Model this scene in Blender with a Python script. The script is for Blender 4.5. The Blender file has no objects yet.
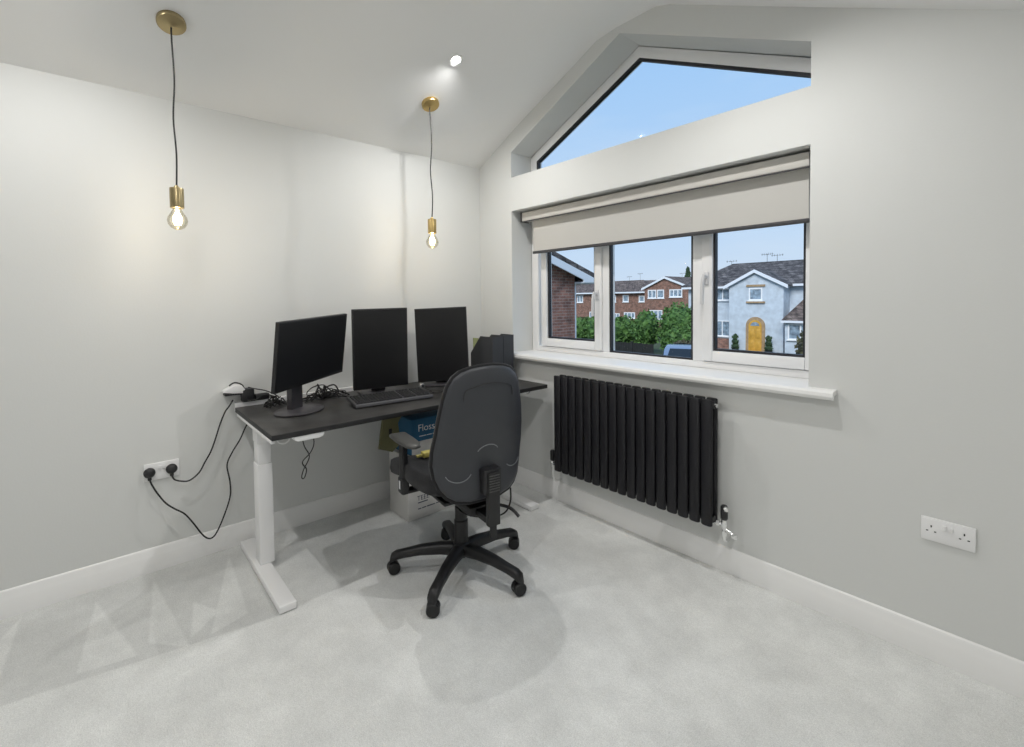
import bpy, bmesh, math, random
from mathutils import Vector, Matrix
random.seed(7)
sc = bpy.context.scene
COL = sc.collection
R = math.radians
PI = math.pi

# ------------------------------------------------------------------ camera
cam_data = bpy.data.cameras.new('camera')
cam = bpy.data.objects.new('camera', cam_data); COL.objects.link(cam); sc.camera = cam
YAW, PITCH, ROLL = -0.8533, -0.0301, -0.0115
FPX, CY, CX = 464.17, 312.97, 505.03
fw = Vector((math.sin(YAW)*math.cos(PITCH), math.cos(YAW)*math.cos(PITCH), math.sin(PITCH)))
r0 = Vector((math.cos(YAW), -math.sin(YAW), 0)); u0 = r0.cross(fw)
rt = r0*math.cos(ROLL)+u0*math.sin(ROLL); up = -r0*math.sin(ROLL)+u0*math.cos(ROLL)
m = Matrix((rt, up, -fw)).transposed().to_4x4(); m.translation = (2.937, -2.3099, 1.3606)
cam.matrix_world = m
cam_data.sensor_fit = 'HORIZONTAL'; cam_data.sensor_width = 36
cam_data.lens = FPX/1024*36
cam_data.shift_x = (512-CX)/1024; cam_data.shift_y = (CY-373.5)/1024
cam_data.clip_start = .02; cam_data.clip_end = 400

# ------------------------------------------------------------------ view, sky
vs = sc.view_settings
vs.view_transform = 'Standard'; vs.look = 'None'; vs.gamma = 1; vs.use_curve_mapping = False
vs.exposure = 0.0
DOWNLIGHT_W = 35.0
PENDANT_W = 4.0
SKY = 1.0
w = bpy.data.worlds.new('sky'); sc.world = w; w.use_nodes = True
nt = w.node_tree; nt.nodes.clear()
def N(nt, t, **k):
    n = nt.nodes.new(t)
    for a, b in k.items(): setattr(n, a, b)
    return n
tc = N(nt, 'ShaderNodeTexCoord'); sep = N(nt, 'ShaderNodeSeparateXYZ')
nt.links.new(tc.outputs['Generated'], sep.inputs[0])
cr = N(nt, 'ShaderNodeValToRGB')
e = cr.color_ramp.elements
e[0].position = 0.0; e[0].color = (.62, .74, .88, 1)
e[1].position = .5; e[1].color = (.33, .58, .93, 1)
x = e.new(.14); x.color = (.50, .69, .93, 1)
nt.links.new(sep.outputs['Z'], cr.inputs[0])
nz = N(nt, 'ShaderNodeTexNoise'); nz.inputs['Scale'].default_value = 2.2; nz.inputs['Detail'].default_value = 4
mp = N(nt, 'ShaderNodeMapping'); mp.inputs['Scale'].default_value = (1, 1, 4)
nt.links.new(tc.outputs['Generated'], mp.inputs[0]); nt.links.new(mp.outputs[0], nz.inputs['Vector'])
r2 = N(nt, 'ShaderNodeMapRange'); r2.inputs[1].default_value = .45; r2.inputs[2].default_value = .75; r2.inputs[4].default_value = .35
nt.links.new(nz.outputs['Fac'], r2.inputs[0])
mx = N(nt, 'ShaderNodeMixRGB'); mx.inputs[2].default_value = (.72, .82, .92, 1)
nt.links.new(r2.outputs[0], mx.inputs[0]); nt.links.new(cr.outputs[0], mx.inputs[1])
bg = N(nt, 'ShaderNodeBackground'); bg.inputs[1].default_value = SKY
nt.links.new(mx.outputs[0], bg.inputs[0])
wo = N(nt, 'ShaderNodeOutputWorld'); nt.links.new(bg.outputs[0], wo.inputs[0])

sd = bpy.data.lights.new('added_house_fill', 'SUN'); sd.energy = 2.6; sd.angle = R(25); sd.color = (1, .97, .92)  # added fill lamp that brightens the house fronts; no sun is out
so = bpy.data.objects.new('added_house_fill', sd); COL.objects.link(so); so.location = (0, -20, 30)
so.rotation_euler = Vector((-.25, .75, -.6)).to_track_quat('-Z', 'Y').to_euler()

# ------------------------------------------------------------------ materials
def srgb(r, g, b):
    f = lambda c: (c/255/12.92) if c/255 <= .04045 else ((c/255+.055)/1.055)**2.4
    return (f(r), f(g), f(b), 1)
def mat(name, col, rough=.6, metal=0, noise=0, nscale=40, bump=0, bscale=200, spec=.5, emit=None, estr=0, sheen=0):
    m = bpy.data.materials.new(name); m.use_nodes = True
    t = m.node_tree; b = t.nodes['Principled BSDF']
    b.inputs['Base Color'].default_value = col; b.inputs['Roughness'].default_value = rough
    b.inputs['Metallic'].default_value = metal; b.inputs['Specular IOR Level'].default_value = spec
    if sheen: b.inputs['Sheen Weight'].default_value = sheen
    tc = N(t, 'ShaderNodeTexCoord')
    if noise:
        n = N(t, 'ShaderNodeTexNoise'); n.inputs['Scale'].default_value = nscale; n.inputs['Detail'].default_value = 5
        t.links.new(tc.outputs['Object'], n.inputs['Vector'])
        mr = N(t, 'ShaderNodeMapRange'); mr.inputs[1].default_value = .3; mr.inputs[2].default_value = .7
        mr.inputs[3].default_value = 1-noise; mr.inputs[4].default_value = 1+noise
        t.links.new(n.outputs['Fac'], mr.inputs[0])
        h = N(t, 'ShaderNodeHueSaturation'); h.inputs['Color'].default_value = col
        t.links.new(mr.outputs[0], h.inputs['Value']); t.links.new(h.outputs[0], b.inputs['Base Color'])
    if bump:
        n = N(t, 'ShaderNodeTexNoise'); n.inputs['Scale'].default_value = bscale; n.inputs['Detail'].default_value = 3
        t.links.new(tc.outputs['Object'], n.inputs['Vector'])
        bp = N(t, 'ShaderNodeBump'); bp.inputs['Strength'].default_value = bump; bp.inputs['Distance'].default_value = .002
        t.links.new(n.outputs['Fac'], bp.inputs['Height']); t.links.new(bp.outputs[0], b.inputs['Normal'])
    if emit:
        b.inputs['Emission Color'].default_value = emit; b.inputs['Emission Strength'].default_value = estr
    return m
def glassy(name, tint=(1, 1, 1, 1), gloss=.06):
    m = bpy.data.materials.new(name); m.use_nodes = True; t = m.node_tree; t.nodes.clear()
    tr = N(t, 'ShaderNodeBsdfTransparent'); tr.inputs[0].default_value = tint
    gl = N(t, 'ShaderNodeBsdfGlossy'); gl.inputs['Roughness'].default_value = .02
    lw = N(t, 'ShaderNodeLayerWeight'); lw.inputs[0].default_value = .25
    mr = N(t, 'ShaderNodeMapRange'); mr.inputs[3].default_value = gloss*.3; mr.inputs[4].default_value = min(1, gloss*5)
    mx = N(t, 'ShaderNodeMixShader'); o = N(t, 'ShaderNodeOutputMaterial')
    t.links.new(lw.outputs['Fresnel'], mr.inputs[0]); t.links.new(mr.outputs[0], mx.inputs[0])
    t.links.new(tr.outputs[0], mx.inputs[1]); t.links.new(gl.outputs[0], mx.inputs[2]); t.links.new(mx.outputs[0], o.inputs[0])
    return m
def brick_mat(name, c1, c2, mortar, scale=1.0, axis='Y'):
    m = bpy.data.materials.new(name); m.use_nodes = True; t = m.node_tree; b = t.nodes['Principled BSDF']
    b.inputs['Roughness'].default_value = .9
    tc = N(t, 'ShaderNodeTexCoord'); s = N(t, 'ShaderNodeSeparateXYZ'); c = N(t, 'ShaderNodeCombineXYZ')
    a = N(t, 'ShaderNodeMath', operation='ADD')
    t.links.new(tc.outputs['Object'], s.inputs[0])
    t.links.new(s.outputs['X'], a.inputs[0]); t.links.new(s.outputs['Y'], a.inputs[1])
    t.links.new(a.outputs[0], c.inputs['X']); t.links.new(s.outputs['Z'], c.inputs['Y'])
    br = N(t, 'ShaderNodeTexBrick'); br.inputs['Color1'].default_value = c1; br.inputs['Color2'].default_value = c2
    br.inputs['Mortar'].default_value = mortar; br.inputs['Scale'].default_value = scale
    br.inputs['Brick Width'].default_value = .225; br.inputs['Row Height'].default_value = .075; br.inputs['Mortar Size'].default_value = .008
    t.links.new(c.outputs[0], br.inputs['Vector'])
    n = N(t, 'ShaderNodeTexNoise'); n.inputs['Scale'].default_value = 3; n.inputs['Detail'].default_value = 8
    t.links.new(tc.outputs['Object'], n.inputs['Vector'])
    mr = N(t, 'ShaderNodeMapRange'); mr.inputs[1].default_value = .3; mr.inputs[2].default_value = .7; mr.inputs[3].default_value = .6; mr.inputs[4].default_value = 1.35
    t.links.new(n.outputs['Fac'], mr.inputs[0])
    h = N(t, 'ShaderNodeHueSaturation'); t.links.new(br.outputs['Color'], h.inputs['Color']); t.links.new(mr.outputs[0], h.inputs['Value'])
    t.links.new(h.outputs[0], b.inputs['Base Color'])
    return m
def tile_mat(name, c1, c2):
    m = brick_mat(name, c1, c2, tuple(v*.4 for v in c1[:3])+(1,))
    br = [n for n in m.node_tree.nodes if n.bl_idname == 'ShaderNodeTexBrick'][0]
    br.inputs['Brick Width'].default_value = .3; br.inputs['Row Height'].default_value = .16; br.inputs['Mortar Size'].default_value = .02
    n = [n for n in m.node_tree.nodes if n.bl_idname == 'ShaderNodeTexNoise'][0]; n.inputs['Scale'].default_value = 3.2
    r = [n for n in m.node_tree.nodes if n.bl_idname == 'ShaderNodeMapRange'][0]; r.inputs[3].default_value = .4; r.inputs[4].default_value = 2.0
    return m
def carpet_mat():
    m = bpy.data.materials.new('grey_carpet'); m.use_nodes = True; t = m.node_tree; b = t.nodes['Principled BSDF']
    b.inputs['Roughness'].default_value = .95; b.inputs['Specular IOR Level'].default_value = .1
    tc = N(t, 'ShaderNodeTexCoord'); O = tc.outputs['Object']
    s = N(t, 'ShaderNodeSeparateXYZ'); t.links.new(O, s.inputs[0])
    def noise(sc_, det, lo, hi, a, bb, vec=None):
        n = N(t, 'ShaderNodeTexNoise'); n.inputs['Scale'].default_value = sc_; n.inputs['Detail'].default_value = det
        t.links.new(vec or O, n.inputs['Vector'])
        r = N(t, 'ShaderNodeMapRange'); r.inputs[1].default_value = lo; r.inputs[2].default_value = hi; r.inputs[3].default_value = a; r.inputs[4].default_value = bb
        t.links.new(n.outputs['Fac'], r.inputs[0]); return r.outputs[0], n
    def math_(op, a, b2=None, clamp=False):
        n = N(t, 'ShaderNodeMath', operation=op); n.use_clamp = clamp
        for i, v in enumerate((a, b2)):
            if v is None: continue
            if isinstance(v, (int, float)): n.inputs[i].default_value = v
            else: t.links.new(v, n.inputs[i])
        return n.outputs[0]
    big, _ = noise(2.6, 6, .42, .6, .93, 1.04)
    mid, _ = noise(11, 4, .35, .65, .96, 1.03)
    fine, fn = noise(260, 2, .3, .7, .87, 1.12)
    tuft, _ = noise(75, 3, .3, .7, .96, 1.04)
    v = math_('MULTIPLY', math_('MULTIPLY', big, mid), math_('MULTIPLY', fine, tuft))
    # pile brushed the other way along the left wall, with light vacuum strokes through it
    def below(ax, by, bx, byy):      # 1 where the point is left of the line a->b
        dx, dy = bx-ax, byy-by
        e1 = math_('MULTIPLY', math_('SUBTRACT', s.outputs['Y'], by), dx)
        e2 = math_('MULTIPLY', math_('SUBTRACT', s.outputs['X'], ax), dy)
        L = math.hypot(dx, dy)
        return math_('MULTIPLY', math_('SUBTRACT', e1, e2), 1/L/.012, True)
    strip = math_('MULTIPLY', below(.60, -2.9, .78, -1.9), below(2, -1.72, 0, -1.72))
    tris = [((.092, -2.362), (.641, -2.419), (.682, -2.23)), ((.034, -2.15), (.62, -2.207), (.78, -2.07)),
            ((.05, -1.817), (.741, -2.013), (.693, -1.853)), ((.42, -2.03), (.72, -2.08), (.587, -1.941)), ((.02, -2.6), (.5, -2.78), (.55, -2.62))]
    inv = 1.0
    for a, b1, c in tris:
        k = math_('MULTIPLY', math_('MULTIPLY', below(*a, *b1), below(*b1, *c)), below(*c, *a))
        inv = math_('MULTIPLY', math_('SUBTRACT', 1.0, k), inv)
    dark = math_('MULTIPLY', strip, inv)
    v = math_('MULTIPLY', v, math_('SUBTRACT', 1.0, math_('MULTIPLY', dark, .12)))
    h = N(t, 'ShaderNodeHueSaturation'); h.inputs['Color'].default_value = CARPET
    t.links.new(v, h.inputs['Value']); t.links.new(h.outputs[0], b.inputs['Base Color'])
    bp = N(t, 'ShaderNodeBump'); bp.inputs['Strength'].default_value = .6; bp.inputs['Distance'].default_value = .004
    t.links.new(fn.outputs['Fac'], bp.inputs['Height']); t.links.new(bp.outputs[0], b.inputs['Normal'])
    return m

CARPET = (.80, .81, .795, 1)
M = {
 'wall_bounce': mat('wall_paint_whitened_for_fill', (.86, .86, .85, 1), .9, spec=.2),  # unseen right and back walls, made whiter to bounce more fill light
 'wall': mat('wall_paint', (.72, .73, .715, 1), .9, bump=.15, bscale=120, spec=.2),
 'ceil': mat('ceiling_paint', (.90, .905, .90, 1), .9, bump=.1, bscale=120, spec=.2),
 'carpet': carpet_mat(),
 'gloss_white': mat('white_gloss_paint', (.90, .90, .89, 1), .35),
 'upvc': mat('white_upvc', (.90, .90, .90, 1), .3),
 'handle': mat('handle_shaded_white', (.70, .70, .71, 1), .3),  # white handle greyed: its shading is put into the colour
 'gasket': mat('black_gasket', (.02, .02, .025, 1), .5),
 'glass': glassy('window_glass', gloss=.004),
 'blind': mat('beige_blind_fabric', (.58, .57, .54, 1), .9, noise=.03, nscale=400, bump=.15, bscale=900),
 'blind_box': mat('blind_cassette', (.62, .60, .56, 1), .6),
 'darkrail': mat('dark_rail', (.05, .05, .055, 1), .5),
 'rad': mat('anthracite_radiator', (.008, .008, .011, 1), .5, spec=.4),
 'chrome': mat('chrome', (.85, .85, .85, 1), .15, metal=1),
 'brass': mat('antique_brass', (.42, .34, .19, 1), .32, metal=1),
 'brass2': mat('gold_brass', (.55, .40, .17, 1), .32, metal=1),
 'black': mat('black_plastic', (.016, .016, .018, 1), .45),
 'blackcable': mat('black_cable', (.012, .012, .012, 1), .55),
 'desktop': mat('charcoal_desktop', (.036, .035, .034, 1), .42, noise=.45, nscale=9, bump=.2, bscale=300),
 'deskedge': mat('black_desk_edge', (.012, .012, .013, 1), .55),
 'deskframe': mat('white_powder_coat', (.90, .90, .90, 1), .45),
 'screen': mat('dark_screen', (.006, .006, .007, 1), .35, spec=.5),
 'bezel': mat('monitor_bezel', (.012, .012, .013, 1), .45),
 'standgrey': mat('dark_grey_stand', (.05, .047, .052, 1), .35),
 'chairfab': mat('black_chair_fabric', (.014, .014, .016, 1), .95, noise=.35, nscale=180, bump=.5, bscale=500, sheen=.08),
 'chairshell': mat('charcoal_chair_shell', (.038, .041, .048, 1), .42, bump=.25, bscale=500),
 'chairplastic': mat('black_chair_plastic', (.010, .010, .011, 1), .45),
 'armpad': mat('armrest_pad', (.075, .075, .072, 1), .35),
 'carton': mat('white_cardboard', (.66, .65, .63, 1), .85, noise=.04, nscale=8),
 'bluebox': mat('blue_card', (.015, .12, .24, 1), .6, noise=.1, nscale=6),
 'olive': mat('olive_cardboard', (.16, .155, .075, 1), .85, noise=.1, nscale=12),
 'yellow': mat('yellow_plastic', (.50, .43, .12, 1), .5, noise=.3, nscale=60),
 'paper': mat('green_paper', (.42, .47, .22, 1), .8, noise=.2, nscale=50),
 'ink': mat('dark_ink', (.03, .04, .08, 1), .7),
 'whiteink': mat('white_ink', (.8, .82, .85, 1), .7),
 'file': mat('charcoal_card_file', (.045, .047, .052, 1), .7),
 'keys': mat('keyboard_keys', (.009, .009, .010, 1), .5),
 'kbframe': mat('keyboard_frame', (.05, .05, .055, 1), .35),
 'socket': mat('socket_white', (.88, .88, .88, 1), .35),
 'brick': brick_mat('red_brick', srgb(158, 112, 98), srgb(120, 86, 78), srgb(156, 140, 132)),
 'brick2': brick_mat('pale_red_brick', srgb(146, 104, 88), srgb(112, 82, 72), srgb(142, 126, 116)),
 'tiles': tile_mat('grey_roof_tiles', srgb(96, 92, 92), srgb(66, 62, 64)),
 'tiles2': tile_mat('brown_roof_tiles', srgb(108, 96, 90), srgb(82, 70, 68)),
 'render': mat('pale_blue_render', srgb(194, 206, 218), .9, noise=.14, nscale=3),
 'stone': mat('tan_stone', srgb(166, 142, 112), .9, noise=.2, nscale=8),
 'bargeboard': mat('white_bargeboard', srgb(226, 232, 240), .5),
 'housewin': mat('house_window_white', srgb(235, 238, 242), .4),
 'pane': mat('pane_with_sky_reflection', srgb(132, 150, 166), .15, noise=.6, nscale=5),  # pale sky reflection painted into the pane colour
 'yellowdoor': mat('varnished_oak_door', srgb(206, 160, 70), .5, noise=.15, nscale=6),
 'grass': mat('ground_grass', srgb(70, 80, 52), .95, noise=.3, nscale=1.5),
 'asphalt': mat('road_asphalt', srgb(80, 82, 84), .9, noise=.15, nscale=4),
 'fence': mat('dark_timber_fence', srgb(36, 38, 37), .9, noise=.3, nscale=4),
 'carpaint': mat('blue_car_paint', srgb(130, 146, 172), .2, metal=.3),
 'carglass': mat('car_glass', srgb(28, 34, 42), .08),
 'tyre': mat('tyre', (.02, .02, .02, 1), .8),
 'bark': mat('bark', srgb(84, 66, 50), .9),
 'emit_down': mat('lit_led_lens', (1, 1, 1, 1), .5, emit=(1, .99, .96, 1), estr=14),
 'emit_fil': mat('lit_filament', (1, .8, .5, 1), .5, emit=(1, .82, .50, 1), estr=16),
 'bulbglass': glassy('bulb_glass', (1, .97, .88, 1), .12),
 'graywall': mat('speckled', (.5, .5, .5, 1), .8),
}
def leafmat(name, c1, c2):
    m = bpy.data.materials.new(name); m.use_nodes = True; t = m.node_tree; b = t.nodes['Principled BSDF']
    b.inputs['Roughness'].default_value = .7
    tc = N(t, 'ShaderNodeTexCoord'); n = N(t, 'ShaderNodeTexNoise'); n.inputs['Scale'].default_value = 3.5; n.inputs['Detail'].default_value = 6
    t.links.new(tc.outputs['Object'], n.inputs['Vector'])
    c = N(t, 'ShaderNodeValToRGB'); c.color_ramp.elements[0].position = .35; c.color_ramp.elements[0].color = c1
    c.color_ramp.elements[1].position = .65; c.color_ramp.elements[1].color = c2
    t.links.new(n.outputs['Fac'], c.inputs[0]); t.links.new(c.outputs[0], b.inputs['Base Color'])
    return m
M['leaf'] = leafmat('green_leaves', srgb(44, 78, 34), srgb(92, 130, 62))
M['leafdark'] = leafmat('dark_leaves', srgb(30, 50, 34), srgb(66, 92, 56))
M['leafbrown'] = leafmat('brownish_leaves', srgb(52, 52, 40), srgb(92, 92, 66))

# ------------------------------------------------------------------ mesh helpers
class MB:
    def __init__(s): s.v = []; s.f = []; s.mi = []; s.cur = 0
    def add(s, vs, fs, mi=None):
        o = len(s.v); s.v += [tuple(v) for v in vs]
        for f in fs: s.f.append(tuple(i+o for i in f)); s.mi.append(s.cur if mi is None else mi)
        return s
    def box(s, x0, x1, y0, y1, z0, z1, mi=None, mx=None):
        vs = [(x, y, z) for x in (x0, x1) for y in (y0, y1) for z in (z0, z1)]
        if mx: vs = [mx @ Vector(v) for v in vs]
        return s.add(vs, [(0, 1, 3, 2), (4, 6, 7, 5), (0, 4, 5, 1), (2, 3, 7, 6), (0, 2, 6, 4), (1, 5, 7, 3)], mi)
    def bbox(s, x0, x1, y0, y1, z0, z1, b=.004, seg=2, mi=None, mx=None):
        bm = bmesh.new(); bmesh.ops.create_cube(bm, size=1)
        bmesh.ops.scale(bm, verts=bm.verts, vec=(x1-x0, y1-y0, z1-z0))
        bmesh.ops.translate(bm, verts=bm.verts, vec=((x0+x1)/2, (y0+y1)/2, (z0+z1)/2))
        bmesh.ops.bevel(bm, geom=list(bm.edges), offset=b, segments=seg, profile=.5, affect='EDGES')
        if mx: bm.transform(mx)
        return s.bm(bm, mi)
    def bm(s, bm, mi=None):
        bm.verts.index_update()
        s.add([v.co.copy() for v in bm.verts], [[v.index for v in f.verts] for f in bm.faces], mi); bm.free(); return s
    def prism(s, pts, axis, a, b, mi=None, mx=None):
        """polygon in the two other axes (in order x,y,z without `axis`), extruded along axis from a to b"""
        n = len(pts)
        def P(p, c): q = list(p); q.insert(axis, c); return Vector(q)
        vs = [P(p, a) for p in pts]+[P(p, b) for p in pts]
        if mx: vs = [mx @ v for v in vs]
        fs = [tuple(range(n)), tuple(range(2*n-1, n-1, -1))]+[(i, i+n, (i+1) % n+n, (i+1) % n) for i in range(n)]
        return s.add(vs, fs, mi)
    def lathe(s, prof, seg=24, mx=None, mi=None, cap=True):
        vs = []; fs = []
        for r, z in prof:
            for i in range(seg):
                a = 2*PI*i/seg; v = Vector((r*math.cos(a), r*math.sin(a), z)); vs.append(mx @ v if mx else v)
        for k in range(len(prof)-1):
            for i in range(seg):
                j = (i+1) % seg; fs.append((k*seg+i, k*seg+j, (k+1)*seg+j, (k+1)*seg+i))
        if cap: fs.append(tuple(range(seg-1, -1, -1))); fs.append(tuple((len(prof)-1)*seg+i for i in range(seg)))
        return s.add(vs, fs, mi)
    def cyl(s, p0, p1, r, r1=None, seg=16, mi=None):
        p0 = Vector(p0); p1 = Vector(p1); d = p1-p0
        q = d.to_track_quat('Z', 'Y').to_matrix().to_4x4(); q.translation = p0
        return s.lathe([(r, 0), (r1 if r1 is not None else r, d.length)], seg, q, mi)
    def tube(s, pts, r, seg=8, mi=None, sub=4):
        P = [Vector(p) for p in pts]
        if sub > 1 and len(P) > 2:
            Q = []
            for i in range(len(P)-1):
                a = P[max(i-1, 0)]; b = P[i]; c = P[i+1]; d = P[min(i+2, len(P)-1)]
                for k in range(sub):
                    t = k/sub
                    Q.append(.5*((2*b)+(-a+c)*t+(2*a-5*b+4*c-d)*t*t+(-a+3*b-3*c+d)*t**3))
            Q.append(P[-1]); P = Q
        vs = []; fs = []; ref = None
        for i, p in enumerate(P):
            t = (P[min(i+1, len(P)-1)]-P[max(i-1, 0)]).normalized()
            if ref is None: ref = t.orthogonal().normalized()
            ref = (ref-t*ref.dot(t)).normalized(); b = t.cross(ref)
            rr = r[min(i*len(r)//len(P), len(r)-1)] if isinstance(r, (list, tuple)) else r
            for k in range(seg):
                a = 2*PI*k/seg; vs.append(p+ref*rr*math.cos(a)+b*rr*math.sin(a))
        for i in range(len(P)-1):
            for k in range(seg):
                j = (k+1) % seg; fs.append((i*seg+k, i*seg+j, (i+1)*seg+j, (i+1)*seg+k))
        fs.append(tuple(range(seg-1, -1, -1))); fs.append(tuple((len(P)-1)*seg+k for k in range(seg)))
        return s.add(vs, fs, mi)
    def pillow(s, outline, t0, t1, warp, rings=7, p=2.6, mi=None, dome0=0, dome1=0):
        """closed cushion: outline = list of (a,b); thickness from -t0 to +t1 along c; warp(a,b,c)->xyz"""
        cx = sum(a for a, b in outline)/len(outline); cy = sum(b for a, b in outline)/len(outline)
        n = len(outline); levels = []
        for k in range(rings):                       # top side from centre out
            u = (k+1)/rings; levels.append((u, +1))
        def h(u): return (max(0, 1-u**p))**(1/p)
        vs = [warp(cx, cy, t1+dome1)]; fs = []
        ring_ids = []
        seq = [(math.sin(PI/2*(k+1)/rings), +1) for k in range(rings)]+[(math.sin(PI/2*(rings-1-k)/rings), -1) for k in range(rings-1)]
        for u, sg in seq:
            ids = []
            for a, b in outline:
                hh = h(u)
                c = (t1*hh+dome1*(1-u*u)) if sg > 0 else -(t0*hh+dome0*(1-u*u))
                ids.append(len(vs)); vs.append(warp(cx+(a-cx)*u, cy+(b-cy)*u, c))
            ring_ids.append(ids)
        vs.append(warp(cx, cy, -(t0+dome0)))
        for i in range(n): fs.append((0, ring_ids[0][i], ring_ids[0][(i+1) % n]))
        for A, B in zip(ring_ids, ring_ids[1:]):
            for i in range(n):
                j = (i+1) % n; fs.append((A[i], B[i], B[j], A[j]))
        L = len(vs)-1
        for i in range(n): fs.append((L, ring_ids[-1][(i+1) % n], ring_ids[-1][i]))
        return s.add(vs, fs, mi)
    def build(s, name, mats, parent=None, smooth=True, angle=40, loc=None, bevel=0):
        me = bpy.data.meshes.new(name)
        bm = bmesh.new()
        V = [bm.verts.new(v) for v in s.v]
        for f, mi in zip(s.f, s.mi):
            try: fc = bm.faces.new([V[i] for i in f]); fc.material_index = mi
            except ValueError: pass
        bmesh.ops.recalc_face_normals(bm, faces=bm.faces)
        if bevel: bmesh.ops.bevel(bm, geom=[e for e in bm.edges if len(e.link_faces) == 2 and e.calc_face_angle(0) > R(50)], offset=bevel, segments=2, affect='EDGES', profile=.5)
        for f in bm.faces: f.smooth = smooth
        if smooth:
            for e in bm.edges:
                if len(e.link_faces) != 2 or e.calc_face_angle(0) > R(angle): e.smooth = False
        bm.to_mesh(me); bm.free()
        if not isinstance(mats, (list, tuple)): mats = [mats]
        for x in mats: me.materials.append(x)
        o = bpy.data.objects.new(name, me); COL.objects.link(o)
        if loc: o.location = loc
        if parent: o.parent = parent
        return o
def local(o, parent):
    """parent in place: geometry is in world coordinates"""
    o.parent = parent; o.matrix_parent_inverse = parent.matrix_basis.inverted(); return o
def thing(name, label, cat, loc=(0, 0, 0), rz=0, group=None):
    o = bpy.data.objects.new(name, None); COL.objects.link(o); o.location = loc; o.rotation_euler = (0, 0, rz)
    o.empty_display_size = .1
    o['label'] = label; o['category'] = cat
    if group: o['group'] = group
    return o
def tag(o, label, cat, group=None, kind=None):
    o['label'] = label; o['category'] = cat
    if group: o['group'] = group
    if kind: o['kind'] = kind
    return o
def struct(o, label=None):
    o['kind'] = 'structure'
    if label: o['label'] = label
    return o
def text(name, body, size, mx, material, parent, extrude=.0004):
    cu = bpy.data.curves.new(name, 'FONT'); cu.body = body; cu.size = size; cu.extrude = extrude; cu.align_x = 'LEFT'
    tmp = bpy.data.objects.new(name+'_c', cu); COL.objects.link(tmp)
    dg = bpy.context.evaluated_depsgraph_get(); me = bpy.data.meshes.new_from_object(tmp.evaluated_get(dg))
    bpy.data.objects.remove(tmp)
    me.transform(mx); me.materials.clear(); me.materials.append(material); me.name = name
    o = bpy.data.objects.new(name, me); COL.objects.link(o); o.parent = parent
    return o

# ------------------------------------------------------------------ room shell
PROF = [(0, 2.4), (.424, 2.602), (.727, 2.731), (1.0, 2.846), (1.157, 2.916), (1.30, 2.932), (1.56, 2.932), (1.64, 2.905), (2.247, 2.604), (2.895, 2.287), (3.5, 1.991)]
def ceil_z(x):
    for (a, za), (b, zb) in zip(PROF, PROF[1:]):
        if a <= x <= b: return za+(zb-za)*(x-a)/(b-a)
RX, BY = 3.5, -4.3      # right wall, back wall
T = .25
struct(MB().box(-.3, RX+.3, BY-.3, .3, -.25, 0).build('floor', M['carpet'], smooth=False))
# front (window) wall with its two openings, as vertical strips
mb = MB()
OX0, OX1, SZ, HZ, UZ = .375, 2.29, .945, 2.008, 2.254
UPK = (1.326, 2.890); UL, UR = 2.437, 2.440
def up_top(x): return UL+(UPK[1]-UL)*(x-OX0)/(UPK[0]-OX0) if x < UPK[0] else UPK[1]+(UR-UPK[1])*(x-UPK[0])/(OX1-UPK[0])
xs = sorted(set([p[0] for p in PROF]+[OX0, UPK[0], OX1]))
for a, b in zip(xs, xs[1:]):
    top = lambda x: ceil_z(x)+.02
    if b <= OX0+1e-6 or a >= OX1-1e-6:
        mb.prism([(a, 0), (b, 0), (b, top(b)), (a, top(a))], 1, 0, T)
    else:
        mb.prism([(a, 0), (b, 0), (b, SZ), (a, SZ)], 1, 0, T)
        mb.prism([(a, HZ), (b, HZ), (b, UZ), (a, UZ)], 1, 0, T)
        mb.prism([(a, up_top(a)), (b, up_top(b)), (b, top(b)), (a, top(a))], 1, 0, T)
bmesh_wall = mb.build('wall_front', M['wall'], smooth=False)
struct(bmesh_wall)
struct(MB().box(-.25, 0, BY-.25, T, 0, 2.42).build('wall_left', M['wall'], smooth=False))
struct(MB().box(RX, RX+.25, BY-.25, T, 0, 2.02).build('wall_right', M['wall_bounce'], smooth=False))
mb = MB()
for (a, za), (b, zb) in zip(PROF, PROF[1:]): mb.prism([(a, 0), (b, 0), (b, zb+.02), (a, za+.02)], 1, BY-.2, BY)
struct(mb.build('wall_back', M['wall_bounce'], smooth=False))
# vaulted ceiling (slab following the profile)
mb = MB(); n = len(PROF)
vs = []
for y in (BY-.2, T):
    vs += [(x, y, z) for x, z in PROF]
    vs += [(x, y, z+.2) for x, z in PROF]
fs = []
for i in range(n-1):
    fs += [(i, i+1, 2*n+i+1, 2*n+i), (n+i, 3*n+i, 3*n+i+1, n+i+1), (i, n+i, n+i+1, i+1), (2*n+i, 2*n+i+1, 3*n+i+1, 3*n+i)]
fs += [(0, 2*n, 3*n, n), (n-1, 2*n-1, 4*n-1, 3*n-1)]
mb.add(vs, fs)
struct(mb.build('ceiling', M['ceil'], smooth=True, angle=60))
# skirting boards
def skirt(name, prof_pts, axis, a, b, flip=False):
    struct(MB().prism(prof_pts, axis, a, b).build(name, M['gloss_white'], smooth=True, angle=25))
sk = [(0, 0), (.018, 0), (.018, .075), (.015, .082), (.012, .105), (.008, .116), (.003, .12), (0, .12)]
skirt('baseboard_left', [(x, z) for x, z in sk], 1, BY, 0)
skirt('baseboard_front', [(-x, z) for x, z in sk], 0, .0, RX)
skirt('baseboard_right', [(RX-x, z) for x, z in sk], 1, BY, 0)
skirt('baseboard_back', [(BY+x, z) for x, z in sk], 0, 0, RX)
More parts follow.
